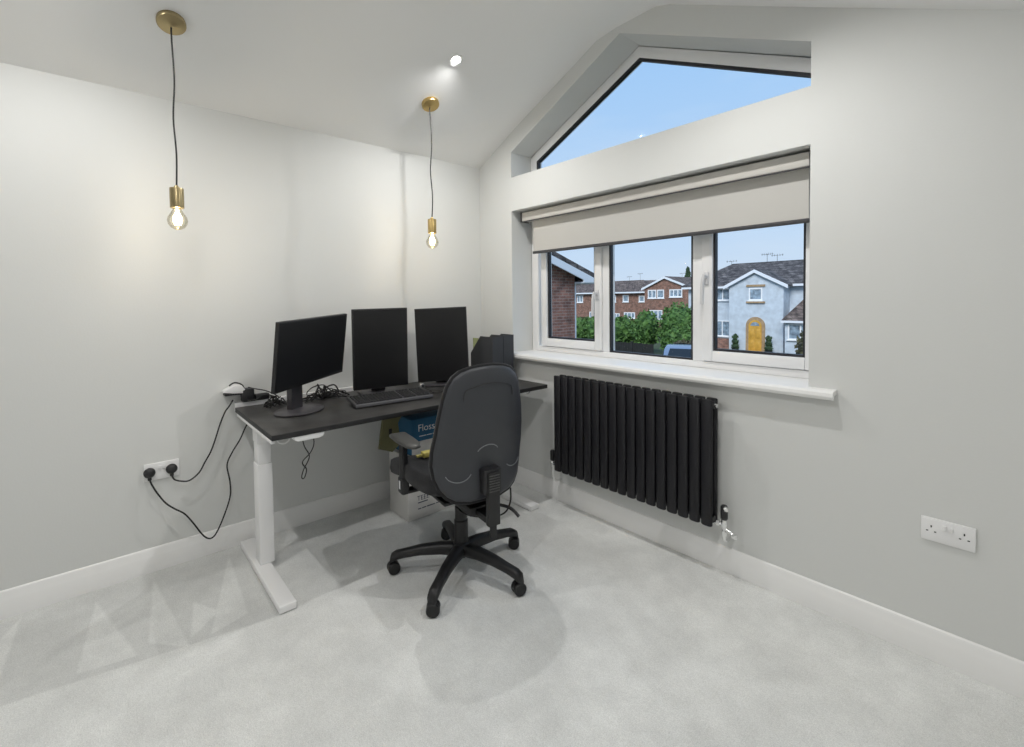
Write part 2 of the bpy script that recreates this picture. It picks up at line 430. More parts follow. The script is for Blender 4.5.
# sill board with a rounded nose
pr = [(.25, .945), (-.035, .945), (-.035, .933), (-.045, .926), (-.054, .930), (-.058, .941), (-.055, .955), (-.045, .963), (.25, .966)]
mb = MB().box(OX0+.001, OX1-.001, 0, .25, .945, .9655)
mb.prism([(y, z) for y, z in pr if y < 0]+[(-.0003, .9655), (-.0003, .945)], 0, .352, 2.393)
struct(mb.build('trim_1', M['gloss_white'], smooth=True, angle=30), 'white painted window sill board with a rounded front edge')

# ------------------------------------------------------------------ windows
FY = .2                                        # inner face of the frames
def frame_rect(mb, x0, x1, z0, z1, wd, y0, y1):
    mb.box(x0, x0+wd, y0, y1, z0, z1); mb.box(x1-wd, x1, y0, y1, z0, z1)
    mb.box(x0+wd, x1-wd, y0, y1, z0, z0+wd); mb.box(x0+wd, x1-wd, y0, y1, z1-wd, z1)
win = thing('window_1', 'white three-light window with opening sashes either side of a fixed pane', 'window', (0, 0, 0)); del win['category']; del win['label']
struct(win, 'white three-light window below the blind')
WZ0, WZ1 = .966, 2.005
mb = MB()
X0, X1 = .38, 2.287
mb.box(X0, .448, FY, FY+.065, WZ0, WZ1); mb.box(2.2785, X1, FY, FY+.065, WZ0, WZ1)
mb.box(.448, 2.2785, FY, FY+.065, WZ0, WZ0+.038); mb.box(.448, 2.2785, FY, FY+.065, WZ1-.05, WZ1)
mb.box(1.045, 1.098, FY, FY+.065, WZ0+.038, WZ1-.05); mb.box(1.665, 1.728, FY, FY+.065, WZ0+.038, WZ1-.05)
mb.build('window_frame', M['upvc'], win, bevel=.004)
def sash(x0, x1, z0, z1, name='sash'):
    mb = MB(); frame_rect(mb, x0, x1, z0, z1, .058, FY-.012, FY+.05)
    s_ = mb.build(name, M['upvc'], win, bevel=.005)
    g = MB(); frame_rect(g, x0+.056, x1-.056, z0+.056, z1-.056, .014, FY+.003, FY+.03); g.build('gasket', M['gasket'], s_)
    MB().box(x0+.06, x1-.06, FY+.014, FY+.020, z0+.06, z1-.06).build('glass_pane', M['glass'], s_, smooth=False)
    return s_
sl = sash(.486, 1.043, 1.008, 1.95)
g = MB(); frame_rect(g, 1.096, 1.667, 1.002, 1.957, .012, FY+.003, FY+.03); g.build('gasket', M['gasket'], win)
MB().box(1.10, 1.663, FY+.014, FY+.020, 1.006, 1.95).build('glass_pane', M['glass'], win, smooth=False)
sr = sash(1.722, 2.2785, 1.008, 1.95)
def handle(xh, zh, par):
    mb = MB(); mb.bbox(xh-.013, xh+.013, FY-.022, FY-.010, zh-.035, zh+.035, .004)
    mb.cyl((xh, FY-.022, zh+.012), (xh, FY-.045, zh+.012), .010, seg=12)
    mb.tube([(xh, FY-.046, zh+.020), (xh-.006, FY-.055, zh-.03), (xh-.010, FY-.052, zh-.14)], .0095, seg=10)
    mb.build('handle', M['handle'], par)
handle(1.013, 1.38, sl); handle(1.752, 1.46, sr)

# upper gable window: frame follows the opening
win2 = thing('window_2', '', ''); del win2['category']; del win2['label']
struct(win2, 'gable-shaped fixed window above the white beam')
def offs(poly, d):
    n = len(poly); out = []
    for i in range(n):
        p0 = Vector(poly[i-1]); p1 = Vector(poly[i]); p2 = Vector(poly[(i+1) % n])
        a = (p1-p0).normalized(); b = (p2-p1).normalized()
        na = Vector((-a.y, a.x)); nb = Vector((-b.y, b.x))
        k = (na+nb); k = k/(1+na.dot(nb)); out.append(tuple(p1+k*d))
    return out
poly = [(OX0+.002, UZ+.001), (OX1+.06, UZ+.001), (OX1+.06, UR-.035), (UPK[0], UPK[1]-.004), (OX0+.002, UL-.004)]
def ring(mb, A, B, y0, y1):
    n = len(A); vs = [(x, y0, z) for x, z in A]+[(x, y0, z) for x, z in B]+[(x, y1, z) for x, z in A]+[(x, y1, z) for x, z in B]
    fs = []
    for i in range(n):
        j = (i+1) % n
        fs += [(i, j, n+j, n+i), (2*n+i, 3*n+i, 3*n+j, 2*n+j), (i, 2*n+i, 2*n+j, j), (n+i, n+j, 3*n+j, 3*n+i)]
    mb.add(vs, fs)
P1 = offs(poly, .062); P2 = offs(poly, .060); P3 = offs(poly, .078)
mb = MB(); ring(mb, poly, P1, FY, FY+.06)
mb.build('window_frame', M['upvc'], win2, bevel=.004)
mb = MB(); ring(mb, P2, P3, FY+.004, FY+.03); mb.build('gasket', M['gasket'], win2)
MB().prism(offs(poly, .064), 1, FY+.014, FY+.020).build('glass_pane', M['glass'], win2, smooth=False)

# ------------------------------------------------------------------ roller blind
bl = thing('roller_blind', 'beige roller blind, partly lowered, fixed under the beam of the lower window', 'blind', (1.33, .08, 2.0))
def L(o): return local(o, bl)
mb = MB(); mb.bbox(.425, 2.272, .055, .125, 1.930, 1.994, .006)
L(mb.build('cassette', M['blind_box']))
mb = MB(); mb.box(.417, .425, .05, .13, 1.925, 1.998); mb.box(2.272, 2.280, .05, .13, 1.925, 1.998); mb.box(.425, 2.272, .0535, .062, 1.923, 1.9285)  # two end brackets, plus a dark strip painting the shaded gap under the cassette
L(mb.build('bracket_and_gap_strip', M['darkrail']))
mb = MB(); mb.box(.50, 2.258, .100, .102, 1.705, 1.935)
L(mb.build('fabric', M['blind']))
mb = MB(); mb.bbox(.498, 2.260, .094, .108, 1.688, 1.708, .003)
L(mb.build('bottom_rail', M['darkrail']))

# ------------------------------------------------------------------ radiator
rad = thing('radiator', 'anthracite double-column designer radiator on the wall under the window', 'radiator', (1.405, -.08, .25))
def L(o): return local(o, rad)
def oval(cx, cy, a, b, z0, z1, mb):
    seg = 16; prof = []
    vs = []; fs = []
    for z, k in ((z0, .86), (z0+.004, 1), (z1-.004, 1), (z1, .86)):
        for i in range(seg):
            t = 2*PI*i/seg; vs.append((cx+a*k*math.copysign(abs(math.cos(t))**.7, math.cos(t)), cy+b*k*math.copysign(abs(math.sin(t))**.9, math.sin(t)), z))
    for r_ in range(3):
        for i in range(seg): j = (i+1) % seg; fs.append((r_*seg+i, r_*seg+j, (r_+1)*seg+j, (r_+1)*seg+i))
    fs += [tuple(range(seg)), tuple(3*seg+i for i in range(seg))]
    mb.add(vs, fs)
PT = 1.038/17
for i in range(17):
    cx = .885+PT*(i+.5)
    mb = MB(); oval(cx, -.106, .0275, .012, .245, .862, mb); L(mb.build('front_column', M['rad']))
for i in range(17):
    cx = .885+PT*(i+.5)
    mb = MB(); oval(cx, -.052, .0275, .012, .245, .862, mb); L(mb.build('rear_column', M['rad']))
for z in (.275, .832):
    mb = MB(); mb.cyl((.89, -.079, z), (1.918, -.079, z), .017, seg=16); L(mb.build('manifold', M['rad']))
mb = MB(); mb.cyl((1.918, -.079, .832), (1.930, -.079, .832), .011, seg=12); mb.cyl((1.93, -.079, .832), (1.934, -.079, .832), .007, seg=6)
L(mb.build('air_vent', M['chrome']))
for x in (1.0, 1.8):
    for z_ in (.27, .80): L(MB().box(x-.015, x+.015, -.06, 0, z_, z_+.035).build('wall_bracket', M['rad']))
def valve(x0, sgn, big):
    y = -.079; z = .265
    v = MB(); v.cyl((x0, y, z), (x0+sgn*.045, y, z), .009, seg=14); v.cyl((x0+sgn*.012, y, z), (x0+sgn*.026, y, z), .014, seg=6)
    xx = x0+sgn*.047
    v.lathe([(.011, -.02), (.015, -.012), (.015, .012), (.012, .024)], 16, Matrix.Translation((xx, y, z)))
    if big:
        v.cyl((xx, y, z), (xx, y-.0, z-.055), .0075, seg=12); v.cyl((xx, y, z-.03), (xx, y, z-.055), .012, seg=6)
        v.cyl((xx, y, z-.02), (xx+.045, y, z-.035), .008, seg=12); v.lathe([(.014, -.008), (.016, 0), (.014, .008), (.004, .012)], 14, Matrix.Translation((xx+.048, y, z-.04)))
        v.tube([(xx, y, z-.05), (xx, y+.004, z-.075), (xx, y+.03, z-.09), (xx, -.001, z-.09)], .0075)
    else:
        v.tube([(xx, y, z), (xx, y, z-.05), (xx+.004, y+.01, z-.10), (xx+.006, y+.04, z-.12), (xx+.006, -.001, z-.12)], .0075)
    vo = L(v.build('valve', M['chrome']))
    h = MB(); h.lathe([(.012, .024), (.016, .03), (.017, .06), (.0165, .085), (.012, .093), (.002, .095)], 20, Matrix.Translation((xx, y, z)))
    ho = h.build('valve_head', M['black']); ho.parent = vo
    if big:
        c = MB(); q = Matrix.Translation((xx+.010, y-.010, z+.076)) @ Matrix.Rotation(R(42), 4, Vector((0.7, .7, 0)))
        c.lathe([(.010, -.005), (.0125, 0), (.012, .012), (.004, .016)], 16, q)
        co = c.build('valve_cap', M['chrome']); co.parent = vo
valve(1.918, 1, True); valve(.89, -1, False)

# ------------------------------------------------------------------ sockets
def socket(name, label, loc, rz):
    t = thing(name, label, 'socket', loc, rz, None)   # local: x along wall, -y out of wall
    mb = MB(); mb.bbox(-.073, .073, -.010, 0, -.043, .043, .003); mb.build('faceplate', M['socket'], t)
    for sx in (-.009, .009):
        MB().bbox(sx-.0055, sx+.0055, -.015, -.009, .010, .028, .0015, mx=Matrix.Rotation(R(6), 4, 'X')).build('rocker_switch', M['socket'], t)
    for cx in (-.044, .044):
        MB().box(cx-.002, cx+.002, -.0105, -.0095, .008, .016).build('pin_slot', M['black'], t)
        for dx in (-.014, .008): MB().box(cx+dx, cx+dx+.006, -.0105, -.0095, -.008, -.004).build('pin_slot', M['black'], t)
    return t
socket('wall_socket', 'white double wall socket, empty, to the right of the radiator', (2.736, -.0, .488), 0)
socket('wall_socket', 'white double wall socket holding two black plugs, left of the desk', (0, -2.094, .506), R(90))

# plugs with their flexes
def plug(label, y, z, path, extra=None):
    t = thing('mains_plug', label, 'plug', (0, 0, 0))
    q = Matrix.Translation((.011, y, z)) @ Matrix.Rotation(R(90), 4, 'Y')
    mb = MB(); mb.lathe([(.022, 0), (.0245, .006), (.0245, .018), (.020, .028), (.010, .033), (.002, .034)], 24, q)
    mb.bbox(.013, .033, y-.008, y+.008, z-.038, z-.012, .004)
    mb.build('plug_body', M['black'], t)
    MB().tube(path, .0038, seg=8, sub=8).build('flex', M['blackcable'], t)
    return t
plug('black plug in the left half of the socket, its cable sagging to the skirting', -2.146, .508,
     [(.024, -2.146, .472), (.030, -2.135, .44), (.05, -2.116, .400), (.05, -2.085, .345), (.05, -2.049, .305), (.05, -2.01, .268), (.05, -1.975, .21), (.05, -1.93, .125), (.052, -1.897, .100), (.05, -1.868, .125), (.05, -1.83, .21), (.05, -1.802, .30), (.05, -1.801, .38), (.05, -1.812, .474), (.05, -1.785, .54), (.05, -1.747, .60), (.06, -1.715, .675), (.10, -1.70, .70), (.15, -1.69, .722), (.17, -1.66, .725)])
plug('black plug in the right half of the socket, its cable rising to the desk', -2.055, .508,
     [(.024, -2.055, .472), (.034, -2.045, .452), (.04, -2.015, .437), (.04, -1.981, .433), (.04, -1.94, .462), (.04, -1.912, .512), (.04, -1.885, .56), (.04, -1.863, .62), (.04, -1.838, .70), (.04, -1.813, .763), (.045, -1.795, .79), (.05, -1.775, .825)])

# ------------------------------------------------------------------ pendants and downlights
def pendant(label, x, y, zt, brass):
    t = thing('pendant_light', label, 'pendant light', (x, y, zt), 0)
    sl_ = math.atan(.435)
    q = Matrix.Rotation(-sl_, 4, 'Y')
    mb = MB(); mb.lathe([(.054, 0), (.055, -.006), (.055, -.018), (.052, -.022), (.015, -.024), (.006, -.026)], 40, q); mb.build('ceiling_rose', brass, t)
    top = q @ Vector((-.012, 0, -.024))
    zb = 1.87-zt
    mb = MB(); mb.tube([top, (top.x*.3-.006, .0, -.045), (.0, 0, -.10), (.005, .004, -.26), (-.004, -.003, -.42), (.006, .003, -.58), (0, 0, zb)], .0034, seg=8, sub=6)
    mb.build('cord', M['blackcable'], t)
    mb = MB(); mb.lathe([(.005, zb+.012), (.010, zb+.006), (.011, zb), (.026, zb-.001), (.027, zb-.004), (.027, zb-.088), (.024, zb-.090), (.020, zb-.088)], 28)
    mb.build('lamp_holder', brass, t)
    z0 = zb-.084
    mb = MB(); mb.lathe([(.014, z0), (.017, z0-.012), (.026, z0-.028), (.036, z0-.046), (.039, z0-.060), (.036, z0-.076), (.026, z0-.091), (.012, z0-.099), (.001, z0-.101)], 28, cap=False)
    b = mb.build('bulb', M['bulbglass'], t)
    mb = MB()
    for k in range(6):
        a = k*PI/3; mb.tube([(.006*math.cos(a), .006*math.sin(a), z0-.025), (.016*math.cos(a+.3), .016*math.sin(a+.3), z0-.052), (.010*math.cos(a+.6), .010*math.sin(a+.6), z0-.080)], .0022, seg=6)
    mb.lathe([(.006, z0-.01), (.004, z0-.05), (.004, z0-.07)], 10)
    mb.build('filament', M['emit_fil'], b)
    ld = bpy.data.lights.new('bulb_light', 'POINT'); ld.energy = PENDANT_W; ld.color = (1, .90, .78); ld.shadow_soft_size = .012
    lo = bpy.data.objects.new('bulb_light', ld); COL.objects.link(lo); lo.parent = t; lo.location = (0, 0, z0-.055)
    return t
pendant('pendant light with antique brass rose and bare bulb, left one nearer the camera', .416, -2.038, 2.598, M['brass'])
pendant('pendant light with brass rose and bare bulb, hanging above the portrait monitors', .412, -.711, 2.596, M['brass2'])
def downlight(label, x, y, group=None):
    z = ceil_z(x); dz = (ceil_z(x+.05)-ceil_z(x-.05))/.1
    t = thing('ceiling_downlight', label, 'downlight', (x, y, z), 0, group); t.rotation_euler = (0, -math.atan(dz), 0)
    MB().lathe([(.026, -.001), (.030, -.004), (.042, -.004), (.044, 0)], 32, cap=False).build('bezel', M['gloss_white'], t)
    MB().lathe([(.0265, -.0015), (.001, -.0018)], 28).build('lens', M['emit_down'], t)
    ld = bpy.data.lights.new('downlight_lamp', 'SPOT'); ld.energy = DOWNLIGHT_W; ld.color = (1, .985, .965); ld.shadow_soft_size = .018
    ld.spot_size = R(168); ld.spot_blend = .8
    lo = bpy.data.objects.new('downlight_lamp', ld); COL.objects.link(lo); lo.location = (x, y, z-.022)
    local(lo, t) if False else None
    lo.parent = t; lo.location = (0, 0, -.022); lo.rotation_euler = (0, math.atan(dz), 0)
    return t
downlight('lit recessed ceiling spotlight in the slope near the second pendant', .729, -.733)
downlight('lit recessed ceiling spotlight in the right slope near the window wall', 2.15, -.733)
downlight('lit recessed ceiling spotlight in the left slope farther from the window', .729, -2.5)
downlight('lit recessed ceiling spotlight in the right slope farther from the window', 2.15, -2.5)

# ------------------------------------------------------------------ desk
desk = thing('standing_desk', 'sit-stand desk with charcoal top and white steel T legs against the left wall', 'desk', (.40, -.92, 0))
def L(o): return local(o, desk)
DZ = .78; DX0, DX1, DY0, DY1 = .045, .770, -1.765, -.045
mb = MB(); mb.bbox(DX0, DX1, DY0, DY1, DZ-.025, DZ, .0015)
for i, f in enumerate(mb.f):
    zs = [mb.v[k][2] for k in f]; mb.mi[i] = 0 if min(zs) > DZ-.002 else 1
L(mb.build('desktop', [M['desktop'], M['deskedge']]))
L(MB().box(.012, .0445, DY0+.002, -.9, DZ-.02, DZ+.024).build('rear_edging', M['deskframe']))
for yc, xe in ((-1.725, .80), (-.240, .835)):
    tag_ = 1 if yc < -1 else -1
    f = L(MB().bbox(.05, xe, yc-.036, yc+.036, .004, .034, .003).build('foot', M['deskframe']))
    c = MB(); yk = yc+.020; c.bbox(.303, .392, yk-.034, yk+.034, .034, .543, .004)
    c.bbox(.307, .388, yk-.030, yk+.030, .543, .650, .003); c.bbox(.303, .392, yk-.034, yk+.034, .650, .7545, .003)
    L(c.build('column', M['deskframe']))
    ys = yc-.030 if yc < -1 else yc+.030
    b = MB(); b.bbox(.07, .745, ys-.008, ys+.008, .736, .7545, .002); b.box(.07, .745, min(ys, yc), max(ys, yc), .748, .7545)
    L(b.build('side_bracket', M['deskframe']))
for x in (.24, .44): L(MB().bbox(x-.02, x+.02, -1.69, -.275, .725, .7545, .003).build('crossbeam', M['deskframe']))
c = MB(); c.prism([(-1.675, .754), (-1.535, .754), (-1.545, .735), (-1.56, .730), (-1.655, .730), (-1.668, .737)], 0, .70, .765)
L(c.build('control_panel', M['deskframe'], bevel=.003))
L(MB().tube([(.70, -1.725, .752), (.70, -1.722, .728), (.70, -1.70, .716), (.70, -1.68, .722), (.70, -1.675, .738), (.70, -1.69, .750)], .003, seg=6).build('cable_clip', M['deskframe']))
L(MB().tube([(.72, -.20, .754), (.72, -.197, .738), (.72, -.18, .733), (.72, -.163, .738), (.72, -.16, .754)], .003, seg=6).build('cable_hook', M['chrome']))
# looped lead hanging from under the top
L(MB().tube([(.60, -1.595, .752), (.60, -1.58, .66), (.60, -1.556, .60), (.60, -1.585, .54), (.60, -1.594, .505), (.60, -1.582, .50), (.603, -1.572, .54), (.603, -1.59, .58), (.603, -1.55, .62), (.603, -1.533, .67), (.603, -1.55, .752)], .0028, seg=6, sub=6).build('control_lead', M['blackcable']))

# ------------------------------------------------------------------ monitors
def monitor(label, center, zc, wd, ht, yaw, base_off, tilt=0, portrait=False, roll=0, by=0):
    """yaw: direction the screen faces. local frame: +x = facing direction, y = width"""
    t = thing('monitor', label, 'monitor', (center[0], center[1], DZ), yaw)
    P = Matrix.Translation((0, 0, zc-DZ)) @ Matrix.Rotation(roll, 4, 'X') @ Matrix.Rotation(tilt, 4, 'Y')
    bz = .010
    mb = MB(); mb.bbox(-.022, 0, -wd/2, wd/2, -ht/2, ht/2, .003, mx=P); mb.bbox(-.045, -.02, -wd*.33, wd*.33, -ht*.3, ht*.3, .01, mx=P)
    mb.build('housing', M['bezel'], t)
    b0 = .008; bb = .008 if portrait else .017
    MB().box(-.001, .0008, -wd/2+b0, wd/2-b0, -ht/2+bb, ht/2-b0, mx=P).build('screen', M['screen'], t, smooth=False)
    if not portrait:
        mb = MB()
        for k in range(6): mb.box(0, .002, .10+k*.016, .108+k*.016, -ht/2+.005, -ht/2+.009, mx=P)
        mb.build('button', M['standgrey'], t)
    bx = base_off
    mb = MB(); mb.bbox(bx-.024, bx+.010, by-.042, by+.042, .010, zc-DZ-.02, .004)
    mb.box(bx-.0, -.03, by-.035, by+.035, zc-DZ-.06, zc-DZ+.04)
    mb.build('stand', M['standgrey'], t)
    mb = MB(); q = Matrix.Translation((bx+.02, by, 0)) @ Matrix.Diagonal((1.0, 1.22, 1, 1))
    if portrait: mb.bbox(bx-.09, bx+.12, -.12, .12, 0.0008, .012, .005)
    else: mb.lathe([(.108, .0008), (.112, .004), (.112, .008), (.106, .013), (.04, .017), (.001, .018)], 48, q)
    mb.build('base', M['standgrey'], t)
    return t
monitor('black landscape monitor on a round stand at the left end of the desk', (.40, -1.451), 1.099, .56, .352, R(34.5), -.080, tilt=R(8.3), roll=R(2.4), by=-.055)
monitor('black portrait monitor turned upright, in the middle of the three', (.271, -1.0055), 1.064, .34, .494, R(-11.5), -.085, tilt=R(3.1), roll=R(.8), portrait=True)
monitor('black portrait monitor turned upright, beside the magazine files', (.302, -.575), 1.059, .347, .495, R(-29), -.085, tilt=R(2), roll=R(2), portrait=True)

# keyboard
kb = thing('keyboard', 'black full-size keyboard lying in front of the portrait monitors', 'keyboard', (.575, -1.068, DZ), R(-5.5))
K = Matrix.Rotation(R(7), 4, 'Y')
mb = MB(); mb.bbox(-.165, .0, -.228, .228, .004, .020, .004, mx=K); mb.build('keyboard_body', M['kbframe'], kb)
MB().bbox(-.006, .002, -.227, .227, .006, .0225, .002, mx=K).build('front_edge', mat('keyboard_front', (.16, .16, .17, 1), .3), kb)
mb = MB()
for r_ in range(6):
    x_ = -.148+r_*.0235
    y_ = -.215
    for c_ in range(22):
        if c_ in (14, 18) : y_ += .0085
        w_ = .0165
        mb.bbox(x_-.0085, x_+.0085, y_, y_+w_, .018, .0265, .0025, seg=1, mx=K); y_ += .0188
mb.build('keys', M['keys'], kb)
for y_ in (-.19, .19): MB().box(-.158, -.148, y_-.015, y_+.015, 0.0008, .022).build('riser_foot', M['kbframe'], kb)

# webcam-like gadget on the desk between the two portrait screens, with its tangled lead
g = thing('webcam', 'small grey webcam with a tangled lead, standing between the two portrait monitors', 'webcam', (.40, -.80, DZ))
mb = MB(); mb.lathe([(.018, .0008), (.018, .004), (.005, .008), (.004, .03)], 20)
mb.bbox(-.014, .014, -.016, .016, .030, .056, .008); mb.build('webcam_body', mat('grey_plastic', (.30, .30, .30, 1), .4), g)
mb = MB(); mb.cyl((.013, 0, .043), (.017, 0, .043), .009, seg=16); mb.build('webcam_lens', M['black'], g)
mb = MB(); mb.tube([(0, .01, .03), (.03, .05, .006), (.09, .03, .005), (.10, .08, .006), (.05, .10, .005), (.02, .06, .008), (.06, .02, .012), (.11, .05, .006), (.08, .11, .005)], .0022, seg=6, sub=6)
mb.build('webcam_lead', M['blackcable'], g)

# heap of leads on the desk behind the landscape monitor
heaps = [((.12, -1.33, DZ), .20, .11, 'tangle of black leads on the desk behind the landscape monitor'),]
rnd = random.Random(3)
heap = thing('cable_tangle', 'tangle of black leads lying on the desk between landscape and first portrait monitor', 'cables', (.155, -1.30, DZ))
for k in range(9):
    pts = []
    a = rnd.uniform(0, 6.28)
    for i in range(9):
        a += rnd.uniform(-1.3, 1.3)
        pts.append((.05*math.cos(a)+rnd.uniform(-.03, .05), -.12+.026*i+.025*math.sin(a)+rnd.uniform(-.02, .02), .007+rnd.uniform(0, .085)*math.sin(PI*i/8)))
    pts[0] = (pts[0][0], pts[0][1], .005); pts[-1] = (pts[-1][0], pts[-1][1], .005)
    MB().tube(pts, rnd.choice((.003, .0038, .0045)), seg=6, sub=5).build('lead', M['blackcable'], heap)
MB().bbox(-.05, -.02, -.03, .06, .001, .022, .005).build('power_brick', M['black'], heap)
heap2 = thing('cable_tangle', 'small bundle of black leads by the foot of the landscape monitor stand', 'cables', (.14, -1.60, DZ))
for k in range(8):
    pts = []; a = rnd.uniform(0, 6.28)
    for i in range(8):
        a += rnd.uniform(-1.5, 1.5)
        pts.append((.025*math.cos(a)+rnd.uniform(-.02, .05), -.03+.012*i+.015*math.sin(a), .007+rnd.uniform(0, .06)*math.sin(PI*i/7)))
    pts[0] = (pts[0][0], pts[0][1], .005); pts[-1] = (pts[-1][0], pts[-1][1], .005)
    MB().tube(pts, rnd.choice((.003, .004)), seg=6, sub=5).build('lead', M['blackcable'], heap2)

# extension lead / adaptors on the rear desk corner
ex = thing('power_adaptor', 'white and black power adaptor wrapped in its lead on the rear desk corner', 'adaptor', (.034, -1.715, DZ+.0242))
q = Matrix.Translation((-.0, -.052, .068)) @ Matrix.Rotation(R(-9), 4, 'X')
mb = MB(); mb.prism([(-.055, -.010), (.05, -.014), (.05, .012), (.03, .034), (-.005, .034), (-.050, .002)], 0, -.028, .028, mx=q)
mb.build('adaptor_top', M['socket'], ex, bevel=.004)
MB().bbox(-.028, .028, -.10, .025, .046, .058, .004).build('adaptor_base', M['black'], ex)
MB().bbox(-.025, .03, -.018, .045, .001, .074, .010).build('charger_block', M['black'], ex)
MB().bbox(-.022, .022, .050, .125, .001, .034, .008).build('plug_block', M['black'], ex)
MB().tube([(.01, -.075, .100), (.0, -.045, .112), (.015, -.01, .092), (.028, .0, .03), (.03, .01, .01), (.028, .05, .008), (.02, .10, .028), (.03, .15, .01)], .004, seg=8, sub=6).build('lead', M['blackcable'], ex)
MB().tube([(.0, .02, .078), (-.01, .06, .062), (.0, .10, .05), (.02, .14, .03), (.03, .17, .006)], .003, seg=8, sub=6).build('lead', M['blackcable'], ex)

# ------------------------------------------------------------------ magazine files
def mag_file(label, y0, y1, zt, x1):
    t = thing('magazine_file', label, 'magazine file', (x1-.125, (y0+y1)/2, DZ))
    prof = [(-.125, .001), (.125, .001), (.125, zt), (-.012, zt), (-.125, zt*.60)]
    hw = (y1-y0)/2; th = .003
    mb = MB()
    for yy in (-hw, hw-th): mb.prism(prof, 1, yy, yy+th)
    mb.box(.122, .125, -hw+th, hw-th, .001, zt); mb.box(-.125, -.122, -hw+th, hw-th, .001, zt*.6); mb.box(-.122, .122, -hw+th, hw-th, .001, .004)
    mb.build('card_shell', M['file'], t)
    return t
mag_file('charcoal magazine file, nearer the monitors, with green papers inside', -.275, -.178, .318, .47)
mag_file('charcoal magazine file nearer the window, the taller of the pair', -.174, -.078, .324, .47)
pp = MB(); pp.bbox(.24, .455, -.262, -.192, DZ+.005, DZ+.29, .001)
pp = MB()
for k in range(5): pp.box(.235, .45, -.265+k*.012, -.258+k*.012, DZ+.0045, DZ+.300-k*.004)
tag(pp.build('papers', M['paper']), 'green and cream papers standing in the left magazine file', 'papers')

# ------------------------------------------------------------------ office chair
CH = thing('office_chair', 'black swivel office chair with armrests, turned to the desk', 'office chair', (1.06, -.98, 0), R(-8))
# local: +x = rear of the chair
base_ang = [R(a+8) for a in (15, 87, 159, 231, 303)]
mb = MB(); mb.lathe([(.040, .085), (.052, .095), (.052, .135), (.040, .150), (.034, .155)], 28); mb.build('hub', M['chairplastic'], CH)
for a in base_ang:
    q = Matrix.Rotation(a, 4, 'Z'); mb = MB()
    secs = [(.03, .118, .034, .032), (.10, .122, .029, .029), (.20, .116, .026, .024), (.28, .102, .024, .020), (.325, .092, .025, .021), (.349, .078, .023, .021), (.358, .056, .016, .004)]
    vs = []; fs = []; sg = 12
    for x_, z_, hw, hh in secs:
        for i in range(sg):
            t_ = 2*PI*i/sg; cc, ss = math.cos(t_), math.sin(t_)
            vs.append(q @ Vector((x_, hw*math.copysign(abs(cc)**.7, cc), z_+hh*math.copysign(abs(ss)**.7, ss))))
    for k in range(len(secs)-1):
        for i in range(sg): j = (i+1) % sg; fs.append((k*sg+i, k*sg+j, (k+1)*sg+j, (k+1)*sg+i))
    fs += [tuple(range(sg)), tuple((len(secs)-1)*sg+i for i in range(sg))]
    mb.add(vs, fs); mb.build('base_leg', M['chairplastic'], CH, angle=60)
rn2 = random.Random(5)
for k, a in enumerate(base_ang):
    p = Vector((.338*math.cos(a), .338*math.sin(a), 0)); tr = a+R((60, -40, 75, 25, -70)[k])
    q = Matrix.Translation(p) @ Matrix.Rotation(tr, 4, 'Z')
    c = MB(); c.cyl(q @ Vector((0, 0, .045)), q @ Vector((0, 0, .088)), .008)
    vs = []; hood = [(.030*math.cos(t), .030*math.sin(t)+.031) for t in [R(x) for x in range(0, 181, 20)]]
    c.prism([(a_, b_) for a_, b_ in hood]+[(-.02, .03), (.02, .03)], 1, -.006, .006, mx=q)
    co = c.build('caster', M['chairplastic'], CH)
    for s_ in (-1, 1):
        wq = q @ Matrix.Translation((0, s_*.015, .0305)) @ Matrix.Rotation(R(90), 4, 'X')
        wm = MB(); wm.lathe([(.012, -.010), (.027, -.010), (.0300, -.006), (.0300, .006), (.027, .010), (.012, .010)], 24, wq)
        wm.build('wheel', M['chairplastic'], co)
mb = MB(); mb.lathe([(.034, .150), (.034, .262), (.030, .266), (.030, .330), (.026, .334), (.026, .395)], 24); mb.build('gas_lift', M['chairplastic'], CH)
mb = MB(); mb.bbox(-.10, .12, -.065, .065, .385, .425, .010); mb.bbox(.02, .20, -.055, .055, .36, .405, .012); mb.bbox(-.15, .15, -.16, .16, .420, .436, .004)
mb.build('mechanism', M['chairplastic'], CH)
mb = MB(); mb.lathe([(.024, -.03), (.030, -.022), (.030, .022), (.024, .03)], 10, Matrix.Translation((.10, .05, .355)) @ Matrix.Rotation(R(90), 4, 'X'))
mb.cyl((.10, .05, .355), (.10, .05, .39), .010)
mb.build('tension_knob', M['chairplastic'], CH)
mb = MB(); mb.tube([(.18, .04, .395), (.22, .10, .39), (.26, .13, .38), (.30, .145, .355)], .0075, seg=10)
mb.build('lever', M['chairplastic'], CH)
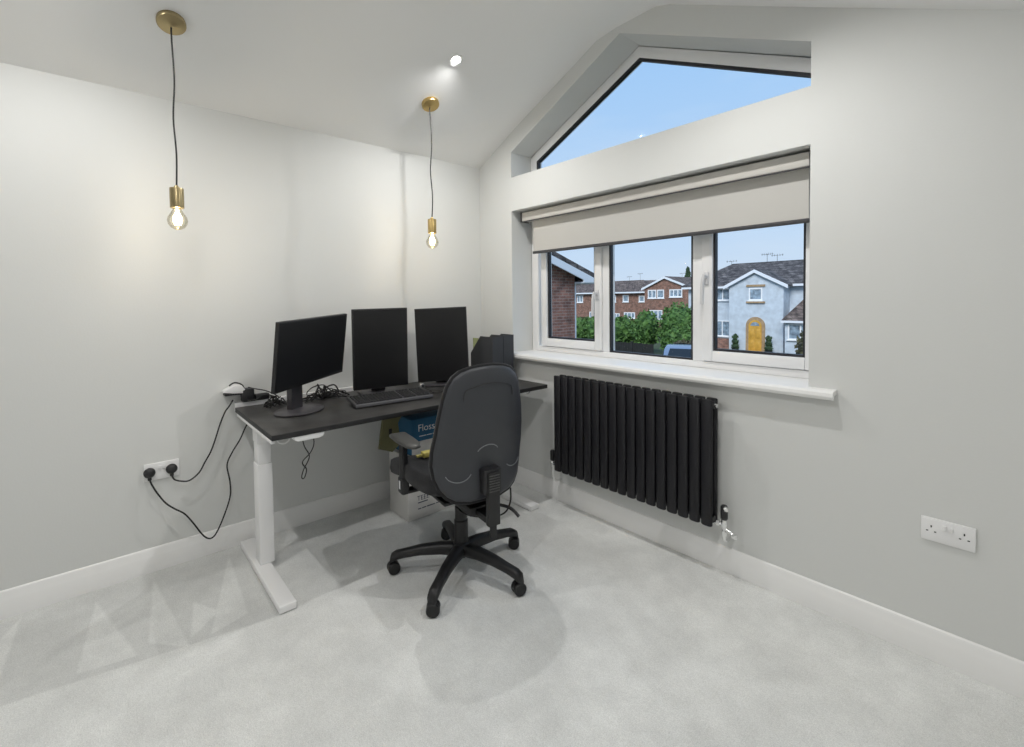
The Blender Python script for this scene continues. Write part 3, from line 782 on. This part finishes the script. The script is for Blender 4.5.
# seat
def rrect(hx, hy, r, n=8, fx=0, taper=1.0):
    pts = []
    for cx_, cy_, a0 in ((hx-r, hy-r, 0), (-hx+r, hy-r, 90), (-hx+r, -hy+r, 180), (hx-r, -hy+r, 270)):
        for k in range(n+1):
            a = R(a0+90*k/n); pts.append((cx_+r*math.cos(a), cy_+r*math.sin(a)))
    out = []
    for i in range(len(pts)):
        p, q_ = pts[i], pts[(i+1) % len(pts)]
        out.append(p); L_ = math.dist(p, q_)
        for k in range(1, int(L_/.05)): out.append((p[0]+(q_[0]-p[0])*k/int(L_/.05), p[1]+(q_[1]-p[1])*k/int(L_/.05)))
    return out
def seat_warp(a, b, c):
    x_ = a-.075; z_ = .503+c
    t_ = max(0, -(x_)-.12)/.17; z_ -= .030*t_*t_*(1 if c > 0 else .8)     # waterfall front
    z_ += .035*(b/.24)**2*(1 if c > 0 else .3)                              # raised side wings
    z_ += .02*max(0, (x_-.05)/.2)
    return Vector((x_, b*(1-.10*max(0, x_/.24)), z_))
mb = MB(); mb.pillow(rrect(.292, .26, .09), .062, .052, seat_warp, rings=8, p=3.0); mb.build('seat', M['chairfab'], CH, angle=80)
def pan_warp(a, b, c): v = seat_warp(a, b, 0); return Vector((v.x, v.y, v.z-.034+c*.6))
mb = MB(); mb.pillow(rrect(.215, .215, .11), .018, .012, pan_warp, rings=6, p=3); mb.build('seat_pan', M['chairplastic'], CH, angle=80)
# backrest
HW = [(0.000, .085), (.012, .150), (.035, .190), (.07, .220), (.12, .240), (.18, .250), (.25, .249), (.32, .240), (.40, .229), (.48, .213), (.54, .195), (.58, .171), (.605, .138), (.62, .09), (.627, .03)]
HW = [(a, b*.955) for a, b in HW]
outline = [(b, a) for a, b in HW]+[(-b, a) for a, b in reversed(HW)]
outline += [(-.03, 0), (.03, 0)]
def back_warp(s_, t_, c):
    # s lateral, t height, c: + rearwards
    lean = R(2.5)
    x_ = .262+t_*math.tan(lean)-.020*math.cos((t_-.20)/.45*PI)*0
    x_ += -.055*(s_/.25)**2 - .028*math.exp(-((t_-.17)/.13)**2)
    x_ += .05*max(0, (t_-.35))**1.0*.3
    return Vector((x_+c, s_-.010, .452+t_))
mb = MB(); mb.pillow(outline, .050, .010, back_warp, rings=9, p=3.2); mb.build('backrest', M['chairfab'], CH, angle=80)
inner = [(s_*.965, .012+(t_)*.965) for s_, t_ in outline]
mb = MB(); mb.pillow(inner, .004, .030, back_warp, rings=10, p=3.4); shell = mb.build('back_shell', M['chairshell'], CH, angle=80)
def surf(s_, t_, c=.031): return back_warp(s_, t_, c)
mb = MB()
mb.tube([surf(-.125, .475, .0302), surf(-.122, .505, .0302)]+[surf(-.110+.22*k/10, .522+.022*math.sin(PI*k/10), .0302) for k in range(11)]+[surf(.122, .505, .0302), surf(.125, .475, .0302)], .0018, seg=6, sub=3)
mb.build('seam', M['chairplastic'], shell)
rib = mat('shell_ridge', (.20, .21, .22, 1), .35)
for cs, ct, a0, a1, rr in ((-.13, .16, 200, 335, .060), (.155, .165, 215, 345, .045), (0.005, .215, 30, 150, .060)):
    mb = MB(); mb.tube([surf(cs+rr*math.cos(R(a0+(a1-a0)*k/14)), ct+rr*.8*math.sin(R(a0+(a1-a0)*k/14)), .0305) for k in range(15)], .0022, seg=6, sub=2)
    mb.build('embossed_ridge', rib, shell)
# spine bar with slotted cover
mb = MB(); mb.bbox(.296, .324, -.030, .030, .36, .60, .004)
mb.bbox(.302, .316, -.016, .016, .30, .365, .003)
mb.bbox(.13, .31, -.026, .026, .362, .395, .006)
mb.build('spine_bar', M['chairplastic'], CH)
for k in range(7): MB().bbox(.3235, .3285, -.026, .026, .515+k*.0115, .519+k*.0115, .001, seg=1).build('spine_rib', M['armpad'], CH)
mb = MB(); mb.bbox(.262, .314, -.044, .044, .50, .61, .006); mb.build('spine_socket', M['black'], CH)
mb = MB(); mb.tube([(.30, .10, .50), (.29, .105, .43), (.26, .09, .37), (.20, .05, .34), (.10, .0, .32), (.02, -.02, .325), (-.02, -.0, .36)], .004, seg=6, sub=6); mb.build('adjuster_cable', M['blackcable'], CH)
# armrests
for s_ in (-1, 1):
    ya = s_*.256
    a_ = MB(); a_.bbox(-.128, -.080, ya-.016, ya+.016, .43, .675, .008)
    a_.bbox(-.137, -.073, ya-.020, ya+.020, .42, .50, .010)
    a_.bbox(-.135, -.075, min(ya, s_*.10), max(ya, s_*.10), .422, .436, .005)
    ao = a_.build('armrest_post', M['chairplastic'], CH)
    MB().bbox(-.114, -.097, ya+s_*.0195, ya+s_*.0215, .445, .485, .0008).build('height_label', M['socket'], ao)
    p = MB()
    ol = [(x_, y_) for x_, y_ in [(-.125, -.030), (-.115, -.042), (0, -.042), (.08, -.036), (.115, -.022), (.122, 0), (.115, .022), (.08, .036), (0, .042), (-.115, .042), (-.125, .030)]]
    ol2 = []
    for i in range(len(ol)):
        a, b = ol[i], ol[(i+1) % len(ol)]
        for k in range(3): ol2.append((a[0]+(b[0]-a[0])*k/3, a[1]+(b[1]-a[1])*k/3))
    p.pillow(ol2, .010, .014, lambda a, b, c: Vector((-.060+a*1.08, ya+b-.0, .688+c)), rings=6, p=4)
    p.build('arm_pad', M['armpad'], ao, angle=70)
    MB().bbox(-.17, -.04, ya-.028, ya+.028, .665, .682, .004).build('arm_plate', M['chairplastic'], ao)

# yellow item with a black strap lying on the seat
yt = thing('key_fob', 'yellow and white key fob with black strap lying on the chair seat', 'key fob', (.93, -1.055, .568), R(82))
mb = MB(); mb.bbox(-.060, .02, -.022, .022, .004, .030, .006); mb.bbox(-.090, -.055, -.009, .009, .008, .020, .003); mb.build('fob_body', M['yellow'], yt)
mb = MB(); mb.bbox(.02, .07, -.018, .018, .008, .03, .005); mb.build('fob_tag', M['socket'], yt)
mb = MB(); mb.tube([(-.02, .03, .008), (.03, .04, .008), (.08, .02, .008), (.06, -.03, .006), (.0, -.035, .004)], .008, seg=8, sub=5); mb.build('strap', M['blackcable'], yt)

# ------------------------------------------------------------------ boxes under the desk
ct = thing('cardboard_carton', 'white cardboard carton with printed text on the floor under the desk', 'carton', (.31, -.745, 0))
mb = MB()
X_0, X_1, Y_0, Y_1, ZT = -.12, .12, -.18, .15, .40
mb.bbox(X_0, X_1, Y_0, Y_1, .001, ZT-.004, .002)
mb.build('carton_body', M['carton'], ct)
MB().box(X_0+.002, X_1-.002, Y_0+.002, -.017, ZT-.004, ZT-.001).build('top_flap', M['carton'], ct)
MB().box(X_0+.002, X_1-.002, -.013, Y_1-.002, ZT-.004, ZT-.001).build('top_flap', M['carton'], ct)
MB().bbox(X_1-.0002, X_1+.0012, -.165, -.125, .185, .196, .0004).build('hand_hole', M['black'], ct)
RM = lambda x, y, z: Matrix(((0, 0, 1, x), (1, 0, 0, y), (0, 1, 0, z), (0, 0, 0, 1)))
text('printed_text', 'TEEE', .042, RM(X_1+.0006, -.118, .115), M['ink'], ct)
mb = MB()
for y_, w_, z_ in ((-.112, .07, .098), (-.112, .022, .060), (-.084, .03, .060), (-.048, .06, .060), (.018, .03, .060)): mb.box(X_1+.0002, X_1+.0012, y_, y_+w_, z_, z_+.006)
mb.build('printed_line', M['ink'], ct)
bx = thing('blue_box', 'dark blue box with white lettering standing on the white carton', 'box', (.33, -.775, ZT))
mb = MB(); mb.bbox(-.11, .10, -.12, .17, .001, .225, .003); mb.build('box_body', M['bluebox'], bx)
mb = MB(); mb.bbox(-.106, .1012, -.118, .168, .003, .085, .002); mb.build('lower_band', M['carton'], bx)
text('printed_text', 'Floss', .062, RM(.1006, -.075, .145), M['whiteink'], bx)
mb = MB()
for y_, w_ in ((-.065, .05), (-.01, .035), (.032, .05)): mb.box(.1002, .1012, y_, y_+w_, .112, .117)
mb.build('printed_line', M['whiteink'], bx)
ol = MB()
ol.prism([(-.065, .055), (.02, .02), (.075, .06), (.060, .185), (.085, .225), (-.035, .245)], 0, -.006, .006)
olo = thing('cardboard_insert', 'olive brown folded cardboard insert leaning beside the blue box', 'cardboard', (.447, -1.055, .447), R(0))
ol.build('card_panel', M['olive'], olo)
MB().bbox(.006, .0075, .0, .018, .13, .16, .0005).build('cut_out', M['black'], olo)

# ------------------------------------------------------------------ outside
GZ = -2.0
struct(MB().box(-70, 40, .6, 90, GZ-.1, GZ).build('ground', M['grass'], smooth=False))
rd = MB().box(-60, 20, 12.5, 17.5, GZ, GZ+.02).build('road', M['asphalt'], smooth=False); struct(rd)
def house_window(par, x0, x1, z0, z1, y, nx=2, bar=.05, side=None, transom=False):
    """window in a wall facing -y"""
    mb = MB()
    frame_rect(mb, x0, x1, z0, z1, bar, y-.03, y+.02)
    for k in range(1, nx): xx = x0+(x1-x0)*k/nx; mb.box(xx-bar/2, xx+bar/2, y-.03, y+.02, z0+bar, z1-bar)
    if transom: mb.box(x0+bar, x1-bar, y-.03, y+.02, z1-.35*(z1-z0), z1-.35*(z1-z0)+bar*.7)
    mb.box(x0-.05, x1+.05, y-.10, y+.01, z0-.06, z0)
    w_ = mb.build('window', M['housewin'], par)
    MB().box(x0+bar*.6, x1-bar*.6, y-.008, y-.004, z0+bar*.6, z1-bar*.6).build('pane', M['pane'], w_, smooth=False)
    return w_
def gable_roof_x(par, x0, x1, y0, y1, ze, zr, mat_, over=.25, hip=0, name='roof'):
    """ridge along x"""
    ym = (y0+y1)/2; sl = (zr-ze)/(ym-y0); zo = ze-over*sl; th = .14
    mb = MB()
    if hip: top = [(x0+hip, ym, zr+th), (x1, ym, zr+th)]
    else: top = [(x0, ym, zr+th), (x1, ym, zr+th)]
    v = [(x0, y0-over, zo+th), (x1, y0-over, zo+th), (x1, y1+over, zo+th), (x0, y1+over, zo+th)]+top
    vb = [(a, b, c-th) for a, b, c in v]
    mb.add(v+vb, [(0, 1, 5, 4), (2, 3, 4, 5), (0, 4, 3), (1, 2, 5), (6, 7, 11, 10), (8, 9, 10, 11), (6, 10, 9), (7, 8, 11), (0, 1, 7, 6), (2, 3, 9, 8), (1, 2, 8, 7), (3, 0, 6, 9)])
    return mb.build(name, mat_, par, smooth=False)
def gable_roof_y(par, x0, x1, y0, y1, ze, zr, mat_, over=.22, xm=None, name='roof'):
    xm = (x0+x1)/2 if xm is None else xm; th = .12
    s1 = (zr-ze)/(xm-x0); s2 = (zr-ze)/(x1-xm)
    pts = [(x0-over, ze-over*s1), (xm, zr), (x1+over, ze-over*s2), (x1+over, ze-over*s2+th), (xm, zr+th), (x0-over, ze-over*s1+th)]
    return MB().prism(pts, 1, y0-.15, y1).build(name, mat_, par, smooth=False)
def barge_y(par, x0, x1, y, ze, zr, xm, over=.22, h=.14):
    s1 = (zr-ze)/(xm-x0); s2 = (zr-ze)/(x1-xm)
    pts = [(x0-over, ze-over*s1-h*.6), (xm, zr-h*.6), (x1+over, ze-over*s2-h*.6), (x1+over, ze-over*s2+h*.5), (xm, zr+h*.5), (x0-over, ze-over*s1+h*.5)]
    return MB().prism(pts, 1, y-.20, y-.155).build('bargeboard', M['bargeboard'], par, smooth=False)
def aerial(par, x, y, z, h=.8, arms=5, tilt=0):
    mb = MB(); mb.cyl((x, y, z-.3), (x, y, z+h), .012, seg=6)
    mb.cyl((x-.35, y, z+h-.05), (x+.35, y, z+h-.02), .010, seg=6)
    for k in range(arms): xx = x-.3+.6*k/(arms-1); mb.cyl((xx, y-.1, z+h-.03), (xx, y+.1, z+h-.03), .007, seg=5); mb.cyl((xx, y, z+h-.10), (xx, y, z+h+.06), .007, seg=5)
    return mb.build('aerial', M['fence'], par)
def empty_at0(name, label, cat, group=None): return thing(name, label, cat, (0, 0, 0), 0, group)

# pale blue rendered house across the road
H = empty_at0('house', 'pale blue rendered house with projecting gable and golden arched door', 'house')
H.location = (-8, 26, GZ); 
def LH(o): o.parent = H; o.matrix_parent_inverse = Matrix.Translation((8, -26, -GZ)); return o
class _P: pass
XM = -7.68
mb = MB(); mb.prism([(-9.15, GZ), (-6.22, GZ), (-6.22, 1.98), (XM, 2.74), (-9.15, 1.98)], 1, 26, 27.1); LH(mb.build('gable_wall', M['render'], smooth=False))
mb = MB(); mb.box(-12.2, -3.0, 27, 33, GZ, 2.05); LH(mb.build('wall', M['render'], smooth=False))
mb = MB(); mb.box(-12.15, -9.16, 26.96, 27.01, GZ, -1.25); LH(mb.build('brick_plinth', M['brick'], smooth=False))
LH(gable_roof_x(None, -12.6, -2.7, 27, 33, 2.05, 3.42, M['tiles'], over=.3, hip=2.0))
LH(gable_roof_y(None, -9.15, -6.22, 26, 29.5, 2.02, 2.78, M['tiles'], xm=XM, over=.25, name='gable_roof'))
LH(barge_y(None, -9.15, -6.22, 26, 2.02, 2.80, XM, over=.27, h=.17))
mb = MB(); mb.box(-12.5, -9.3, 26.62, 26.70, 1.86, 1.98); mb.box(-6.0, -2.8, 26.62, 26.70, 1.90, 2.02); LH(mb.build('gutter', M['bargeboard'], smooth=False))
LH(house_window(None, -8.02, -7.30, 1.12, 1.82, 26, 1, .07))
mb = MB(); mb.box(-8.15, -7.15, 25.93, 26.0, 1.90, 2.02); mb.box(-8.15, -7.15, 25.9, 26.0, .96, 1.06); LH(mb.build('window_lintel', M['stone'], smooth=False))
LH(house_window(None, -10.5, -9.42, 1.12, 1.84, 27, 2, .06)); LH(house_window(None, -10.5, -9.45, -1.12, -.14, 27, 2, .06))
arch = lambda x0, x1, z0, zs, n=12: [(x0, z0), (x1, z0)]+[((x0+x1)/2+(x1-x0)/2*math.cos(PI*k/n), zs+(x1-x0)/2*math.sin(PI*k/n)) for k in range(n+1)]
mb = MB(); mb.prism(arch(-8.16, -7.14, -1.86, -.34), 1, 25.92, 26.0); LH(mb.build('door_surround', M['stone'], smooth=False))
mb = MB(); mb.prism(arch(-8.0, -7.30, -1.84, -.36), 1, 25.89, 25.925); dd = LH(mb.build('door', M['yellowdoor'], smooth=False))
mb = MB(); mb.prism([(-7.65+.24*math.cos(PI*k/8), -.34+.22*math.sin(PI*k/8)) for k in range(9)], 1, 25.88, 25.892)
pn = mb.build('fanlight', M['pane'], smooth=False); pn.parent = dd
mb = MB()
for xx in (-7.95, -7.62):
    for zz in (-1.7, -1.05): mb.bbox(xx, xx+.27, 25.875, 25.892, zz, zz+.52, .008)
pn = mb.build('door_panel', M['yellowdoor']); pn.parent = dd
mb = MB(); mb.box(-8.2, -7.1, 25.4, 26, GZ, -1.86); LH(mb.build('doorstep', M['stone'], smooth=False))
# bay with lean-to roof on the right
mb = MB(); mb.box(-5.95, -3.2, 25.4, 27, GZ, .02); LH(mb.build('bay', M['render'], smooth=False))
mb = MB(); mb.add([(-6.05, 25.2, -.02), (-3.1, 25.2, -.02), (-3.1, 27, 1.10), (-5.5, 27, 1.10), (-6.05, 25.2, .08), (-3.1, 25.2, .08), (-3.1, 27, 1.2), (-5.5, 27, 1.2), (-6.05, 27, -.02), (-6.05, 27, .0)],
    [(4, 5, 6, 7), (0, 1, 2, 3), (0, 1, 5, 4), (0, 4, 7, 3), (1, 2, 6, 5), (2, 3, 7, 6), (0, 3, 8), (4, 9, 7)]); LH(mb.build('bay_roof', M['tiles2'], smooth=False))
mb = MB(); mb.box(-6.08, -3.1, 25.14, 25.2, -.08, .04); LH(mb.build('bay_fascia', M['bargeboard'], smooth=False))
LH(house_window(None, -5.80, -4.6, -.98, -.14, 25.4, 2, .07)); LH(house_window(None, -4.5, -3.4, -.98, -.14, 25.4, 2, .07))
LH(house_window(None, -5.35, -4.3, 1.22, 1.85, 27, 2, .06))
LH(aerial(None, -8.4, 29.8, 3.5, .55, 6)); LH(aerial(None, -7.85, 29.9, 3.5, .45, 5)); LH(aerial(None, -10.6, 29.8, 3.4, .35, 4))
def topiary(label, x, y, z, grp):
    t = thing('potted_shrub', label, 'potted shrub', (x, y, z), 0, grp)
    MB().lathe([(.14, 0), (.18, .30), (.19, .34), (.16, .34)], 18).build('pot', M['fence'], t)
    mb = MB(); rn = random.Random(int(abs(x)*100))
    for k in range(3): leafball(mb, (0, 0, .45+.27*k), (.20-.03*k, .20-.03*k, .18), 90, .06, rn)
    mb.build('foliage', M['leafdark'], t, smooth=False)
    return t
def leafball(mb, c, r, n, s_, rn, core=True):
    c = Vector(c)
    if core:
        bm = bmesh.new(); bmesh.ops.create_icosphere(bm, subdivisions=3, radius=1)
        for v in bm.verts:
            k = .86+.14*math.sin(v.co.x*9+c.x)*math.sin(v.co.y*8+c.y)*math.sin(v.co.z*9)+rn.uniform(-.05, .05)
            v.co = Vector((v.co.x*r[0]*k, v.co.y*r[1]*k, v.co.z*r[2]*k))+c
        mb.bm(bm)
    for i in range(n):
        u = rn.uniform(-1, 1); a = rn.uniform(0, 2*PI); q_ = math.sqrt(1-u*u); k = rn.uniform(.85, 1.12)
        p = c+Vector((r[0]*q_*math.cos(a)*k, r[1]*q_*math.sin(a)*k, r[2]*u*k))
        d = Vector((rn.uniform(-1, 1), rn.uniform(-1, 1), rn.uniform(-1, 1))).normalized(); e_ = d.orthogonal().normalized(); L_ = s_*rn.uniform(.6, 1.3)
        mb.add([p-d*L_, p+e_*L_*.5, p+d*L_, p-e_*L_*.5], [(0, 1, 2, 3)])
topiary('dark potted shrub left of the golden arched door', -8.58, 25.5, GZ, None)
topiary('dark potted shrub right of the golden arched door', -6.78, 25.5, GZ, None)

# near brick house with its gable side towards us (faces +x)
H2 = thing('house', 'near red brick house with white verge and grey roof at the left of the view', 'house', (-8, 3.5, GZ))
def L2(o): return local(o, H2)
G = lambda y: 2.00+(7.05-y)*.315      # verge line
mb = MB(); mb.prism([(-.2, GZ), (7.04, GZ), (7.04, G(7.04)-.04), (3.4, G(3.4)-.04), (-.2, G(6.9)-.04)], 0, -12, -5); L2(mb.build('wall', M['brick'], smooth=False))
mb = MB(); mb.prism([(-.9, G(7.7)), (3.4, G(3.4)), (7.80, G(7.80)), (7.80, G(7.80)+.15), (3.4, G(3.4)+.17), (-.9, G(7.7)+.15)], 0, -12.2, -4.72); L2(mb.build('roof', M['tiles'], smooth=False))
mb = MB(); mb.prism([(-.9, G(7.7)-.17), (3.4, G(3.4)-.17), (7.05, G(7.05)-.17), (7.06, 1.76), (7.80, 1.77), (7.80, G(7.80)+.02), (3.4, G(3.4)+.02), (-.9, G(7.7)+.02)], 0, -4.74, -4.70); L2(mb.build('bargeboard', M['bargeboard'], smooth=False))
mb = MB(); mb.box(-12, -4.74, 7.04, 7.80, 1.74, 1.78); mb.cyl((-4.72, 7.84, 1.84), (-12, 7.84, 1.84), .05, seg=8); L2(mb.build('soffit', M['bargeboard'], smooth=False))
L2(MB().cyl((-5.05, 7.10, GZ), (-5.05, 7.10, 1.76), .035, seg=10).build('downpipe', M['bargeboard']))

# terrace further left, seen past the near house
H3 = thing('house', 'long red brick house with hipped brown roof behind the green hedge', 'house', (-28, 44, GZ))
def L3(o): return local(o, H3)
S = 1.209
mb = MB(); mb.box(-46, -25.9, 44, 50, GZ, 2.05); L3(mb.build('wall', M['brick2'], smooth=False))
mb = MB(); x0, x1 = -46.5, -25.6
zr, ze = 3.47, 2.02
mb.add([(x0, 43.6, ze-.05), (x1, 43.6, ze-.05), (x1, 50.4, ze-.05), (x0, 50.4, ze-.05), (x0+3, 47, zr), (x1-2.6, 47, zr)], [(0, 1, 5, 4), (1, 2, 5), (2, 3, 4, 5), (3, 0, 4), (0, 3, 2, 1)]); L3(mb.build('roof', M['tiles2'], smooth=False))
mb = MB(); mb.box(-46.6, -25.5, 43.5, 43.6, 1.86, 2.02); L3(mb.build('gutter', M['bargeboard'], smooth=False))
for a, b, c, d, nx in ((-30.7, -30.0, .82, 1.70, 1), (-29.05, -28.25, .85, 1.65, 1), (-26.9, -26.15, .85, 1.55, 1), (-33.6, -32.4, .85, 1.72, 2), (-36, -35, .8, 1.7, 2), (-30.4, -29.5, -1.1, -.5, 2), (-28.9, -27.4, -1.05, -.35, 3), (-34, -32.5, -1.1, -.35, 3)):
    L3(house_window(None, a, b, c, d, 44, nx, .10))
L3(aerial(None, -28.0, 46, 3.2, 1.0, 6)); L3(aerial(None, -29.5, 46, 3.3, .6, 5)); L3(aerial(None, -33.3, 46, 3.3, 1.6, 5))
mb = MB(); mb.bbox(-34.3, -33.7, 46.4, 47.2, 3.0, 4.0, .02); L3(mb.build('chimney', M['brick'], smooth=False))

# gabled brick house, middle of the view
H4 = thing('house', 'red brick gabled house with wide white windows in the middle of the view', 'house', (-22.5, 42, GZ))
def L4(o): return local(o, H4)
mb = MB(); mb.prism([(-24.9, GZ), (-19.85, GZ), (-19.85, 2.28), (-22.5, 3.36), (-24.9, 2.38)], 1, 42, 49); L4(mb.build('wall', M['brick2'], smooth=False))
L4(gable_roof_y(None, -24.9, -19.85, 42, 49, 2.36, 3.42, M['tiles2'], xm=-22.5, over=.25))
L4(barge_y(None, -24.9, -19.85, 42, 2.36, 3.42, -22.5, over=.3, h=.2))
L4(house_window(None, -24.5, -23.5, 1.25, 2.15, 42, 2, .10)); L4(house_window(None, -23.4, -22.6, 1.25, 2.15, 42, 1, .10)); L4(house_window(None, -22.0, -20.6, 1.35, 2.15, 42, 3, .10))
L4(house_window(None, -24.3, -22.8, -1.0, .0, 42, 3, .10))
H5 = thing('house', 'brick house with long brown roof ridge rising behind the gabled house', 'house', (-24, 50, GZ))
mb = MB(); mb.box(-34.5, -12, 51, 57, GZ, 2.2); local(mb.build('wall', M['brick2'], smooth=False), H5)
local(gable_roof_x(None, -35, -11.5, 51, 57, 2.2, 3.55, M['tiles2'], over=.3), H5)
mb = MB(); mb.bbox(-20.2, -19.3, 53.5, 54.4, 3.3, 4.3, .02); local(mb.build('chimney', M['brick'], smooth=False), H5)
local(aerial(None, -27, 54, 3.5, .9, 5), H5)

# hedge, fence, shrubs and trees
def bush(name, label, cat, balls, material, seed, n=500, s_=.11, trunk=None, group=None):
    x, y, z = balls[0][:3]
    t = thing(name, label, cat, (x, y, GZ), 0, group); rn = random.Random(seed); mb = MB()
    for bx_, by_, bz_, rx_, ry_, rz_ in balls: leafball(mb, (bx_-x, by_-y, bz_-GZ), (rx_, ry_, rz_), n, s_, rn)
    mb.build('foliage', material, t, smooth=False)
    tm = MB(); tm.tube([(0, 0, 0), (.03, .02, .5), (0, 0, max(.8, z-GZ))], .07, seg=8); tm.build('trunk', M['bark'], t)
    return t
bush('shrub', 'bright green bushy shrub beside the near brick wall', 'shrub', [(-17.2, 22, -.75, 1.0, .8, .85), (-16.4, 22.2, -.7, .9, .8, .82), (-15.8, 22, -.7, .85, .8, .85)], M['leaf'], 1)
bush('shrub', 'green hedge shrub standing left in the centre pane', 'shrub', [(-14.1, 22, -.75, .66, .8, .85), (-13.85, 22.2, -.72, .68, .8, .9)], M['leaf'], 2)
bush('shrub', 'taller green shrub in the middle of the centre pane', 'shrub', [(-12.35, 22, -.62, .66, .9, .98), (-12.05, 21.8, -.45, .55, .9, 1.02)], M['leaf'], 3)
bush('tree', 'rounded green bushy tree at the right of the centre pane', 'tree', [(-10.15, 22, -.25, 1.05, 1.1, 1.2), (-9.7, 22.3, -.4, 1.05, 1, 1.1), (-10.0, 21.7, -.9, 1.15, 1, .9)], M['leaf'], 4, n=800)
bush('shrub', 'dark low shrub behind the parked car', 'shrub', [(-8.0, 18.5, -1.35, .7, .7, .62), (-7.4, 18.6, -1.3, .6, .6, .6)], M['leafbrown'], 5)
bush('tree', 'dark tree seen beside the red gabled house', 'tree', [(-16.2, 40, 1.2, 1.6, 1.4, 1.8), (-16.6, 40, -.6, 1.5, 1.3, 1.5)], M['leafbrown'], 6)
t = thing('tree', 'small dark conifer peeping over the gabled house roof', 'tree', (-24.1, 49.9, GZ)); mb = MB(); rn = random.Random(8)
for k in range(5): leafball(mb, (0, 0, 5.0+.38*k), (.5-.08*k, .5-.08*k, .35), 120, .10, rn)
mb.build('foliage', M['leafdark'], t, smooth=False); MB().cyl((0, 0, 0), (0, 0, 5.2), .15, .08).build('trunk', M['bark'], t)
bush('tree', 'leafy treetop showing above the blue house roof', 'tree', [(-7.0, 36, 3.4, 1.3, 1.2, .85), (-5.6, 36, 3.5, 1.2, 1.2, .9)], M['leafdark'], 9, n=350)
bush('shrub', 'dark shrub at the right corner of the blue house', 'shrub', [(-4.35, 23.5, -1.2, .45, .5, .85)], M['leafbrown'], 10, n=250)
fn = thing('garden_fence', 'dark timber garden fence in front of the green hedge', 'fence', (-14, 18, GZ))
for k in range(8):
    xa = -19.3+1.25*k
    mb = MB()
    for j in range(8): mb.box(xa+.01+j*.152, xa+.148+j*.152, 17.98, 18.0, GZ+.03, GZ+1.06+.01*(j % 2))
    local(mb.build('fence_panel', M['fence'], smooth=False), fn)
    local(MB().box(xa-.05, xa+.05, 17.93, 18.03, GZ, GZ+1.14).build('fence_post', M['fence'], smooth=False), fn)
gw = MB(); gw.box(-12, -2, 24.2, 24.4, GZ, GZ+.16); tag(gw.build('garden_wall', M['fence'], smooth=False), 'low dark garden kerb in front of the blue house', 'kerb')

# parked car
car = thing('car', 'blue grey parked car, roof and windscreen showing by the hedge', 'car', (-5.95, 14.9, GZ), R(-68))
side = [(-2.1, .30), (2.05, .30), (2.12, .55), (2.05, .78), (1.75, .86), (1.05, .93), (.45, 1.38), (-.2, 1.46), (-1.0, 1.42), (-1.75, 1.02), (-2.08, .92), (-2.14, .6)]
mb = MB(); mb.prism(side, 1, -.84, .84)
cb = mb.build('car_body', M['carpaint'], car, bevel=.05, angle=35)
mb = MB(); mb.prism([(.98, .95), (.45, 1.33), (-.2, 1.40), (-.95, 1.36), (-1.55, .98)], 1, -.855, .855); mb.build('side_glass', M['carglass'], car, bevel=.01)
mb = MB(); mb.add([(1.12, -.70, .945), (1.12, .70, .945), (.50, .62, 1.385), (.50, -.62, 1.385)], [(0, 1, 2, 3)]); mb.add([(-1.80, -.68, 1.05), (-1.80, .68, 1.05), (-1.06, .6, 1.44), (-1.06, -.6, 1.44)], [(0, 1, 2, 3)])
mb.build('windscreen', M['carglass'], car)
for x_ in (-1.35, 1.35):
    for y_ in (-.80, .80):
        q = Matrix.Translation((x_, y_, .31)) @ Matrix.Rotation(R(90), 4, 'X')
        wm = MB(); wm.lathe([(.18, -.10), (.30, -.10), (.32, -.07), (.32, .07), (.30, .10), (.18, .10)], 24, q); wm.lathe([(.18, -.09), (.19, 0), (.18, .09)], 20, q); wm.build('wheel', M['tyre'], car)

# ------------------------------------------------------------------ families of like things
GROUPS = {'pendant_light': 'pendant lights hanging over the desk', 'ceiling_downlight': 'recessed ceiling spotlights', 'monitor': 'monitors on the desk',
          'wall_socket': 'double wall sockets', 'mains_plug': 'black plugs in the left wall socket', 'magazine_file': 'charcoal magazine files on the desk',
          'cable_tangle': 'tangled leads on the desk', 'house': 'houses seen through the window', 'shrub': 'shrubs outside the window',
          'tree': 'trees outside the window', 'potted_shrub': 'potted shrubs beside the golden door'}
for o in list(COL.objects):
    if o.parent is None and o.get('label') and o.get('category'):
        k = o.name.split('.')[0]
        if k in GROUPS: o['group'] = GROUPS[k]
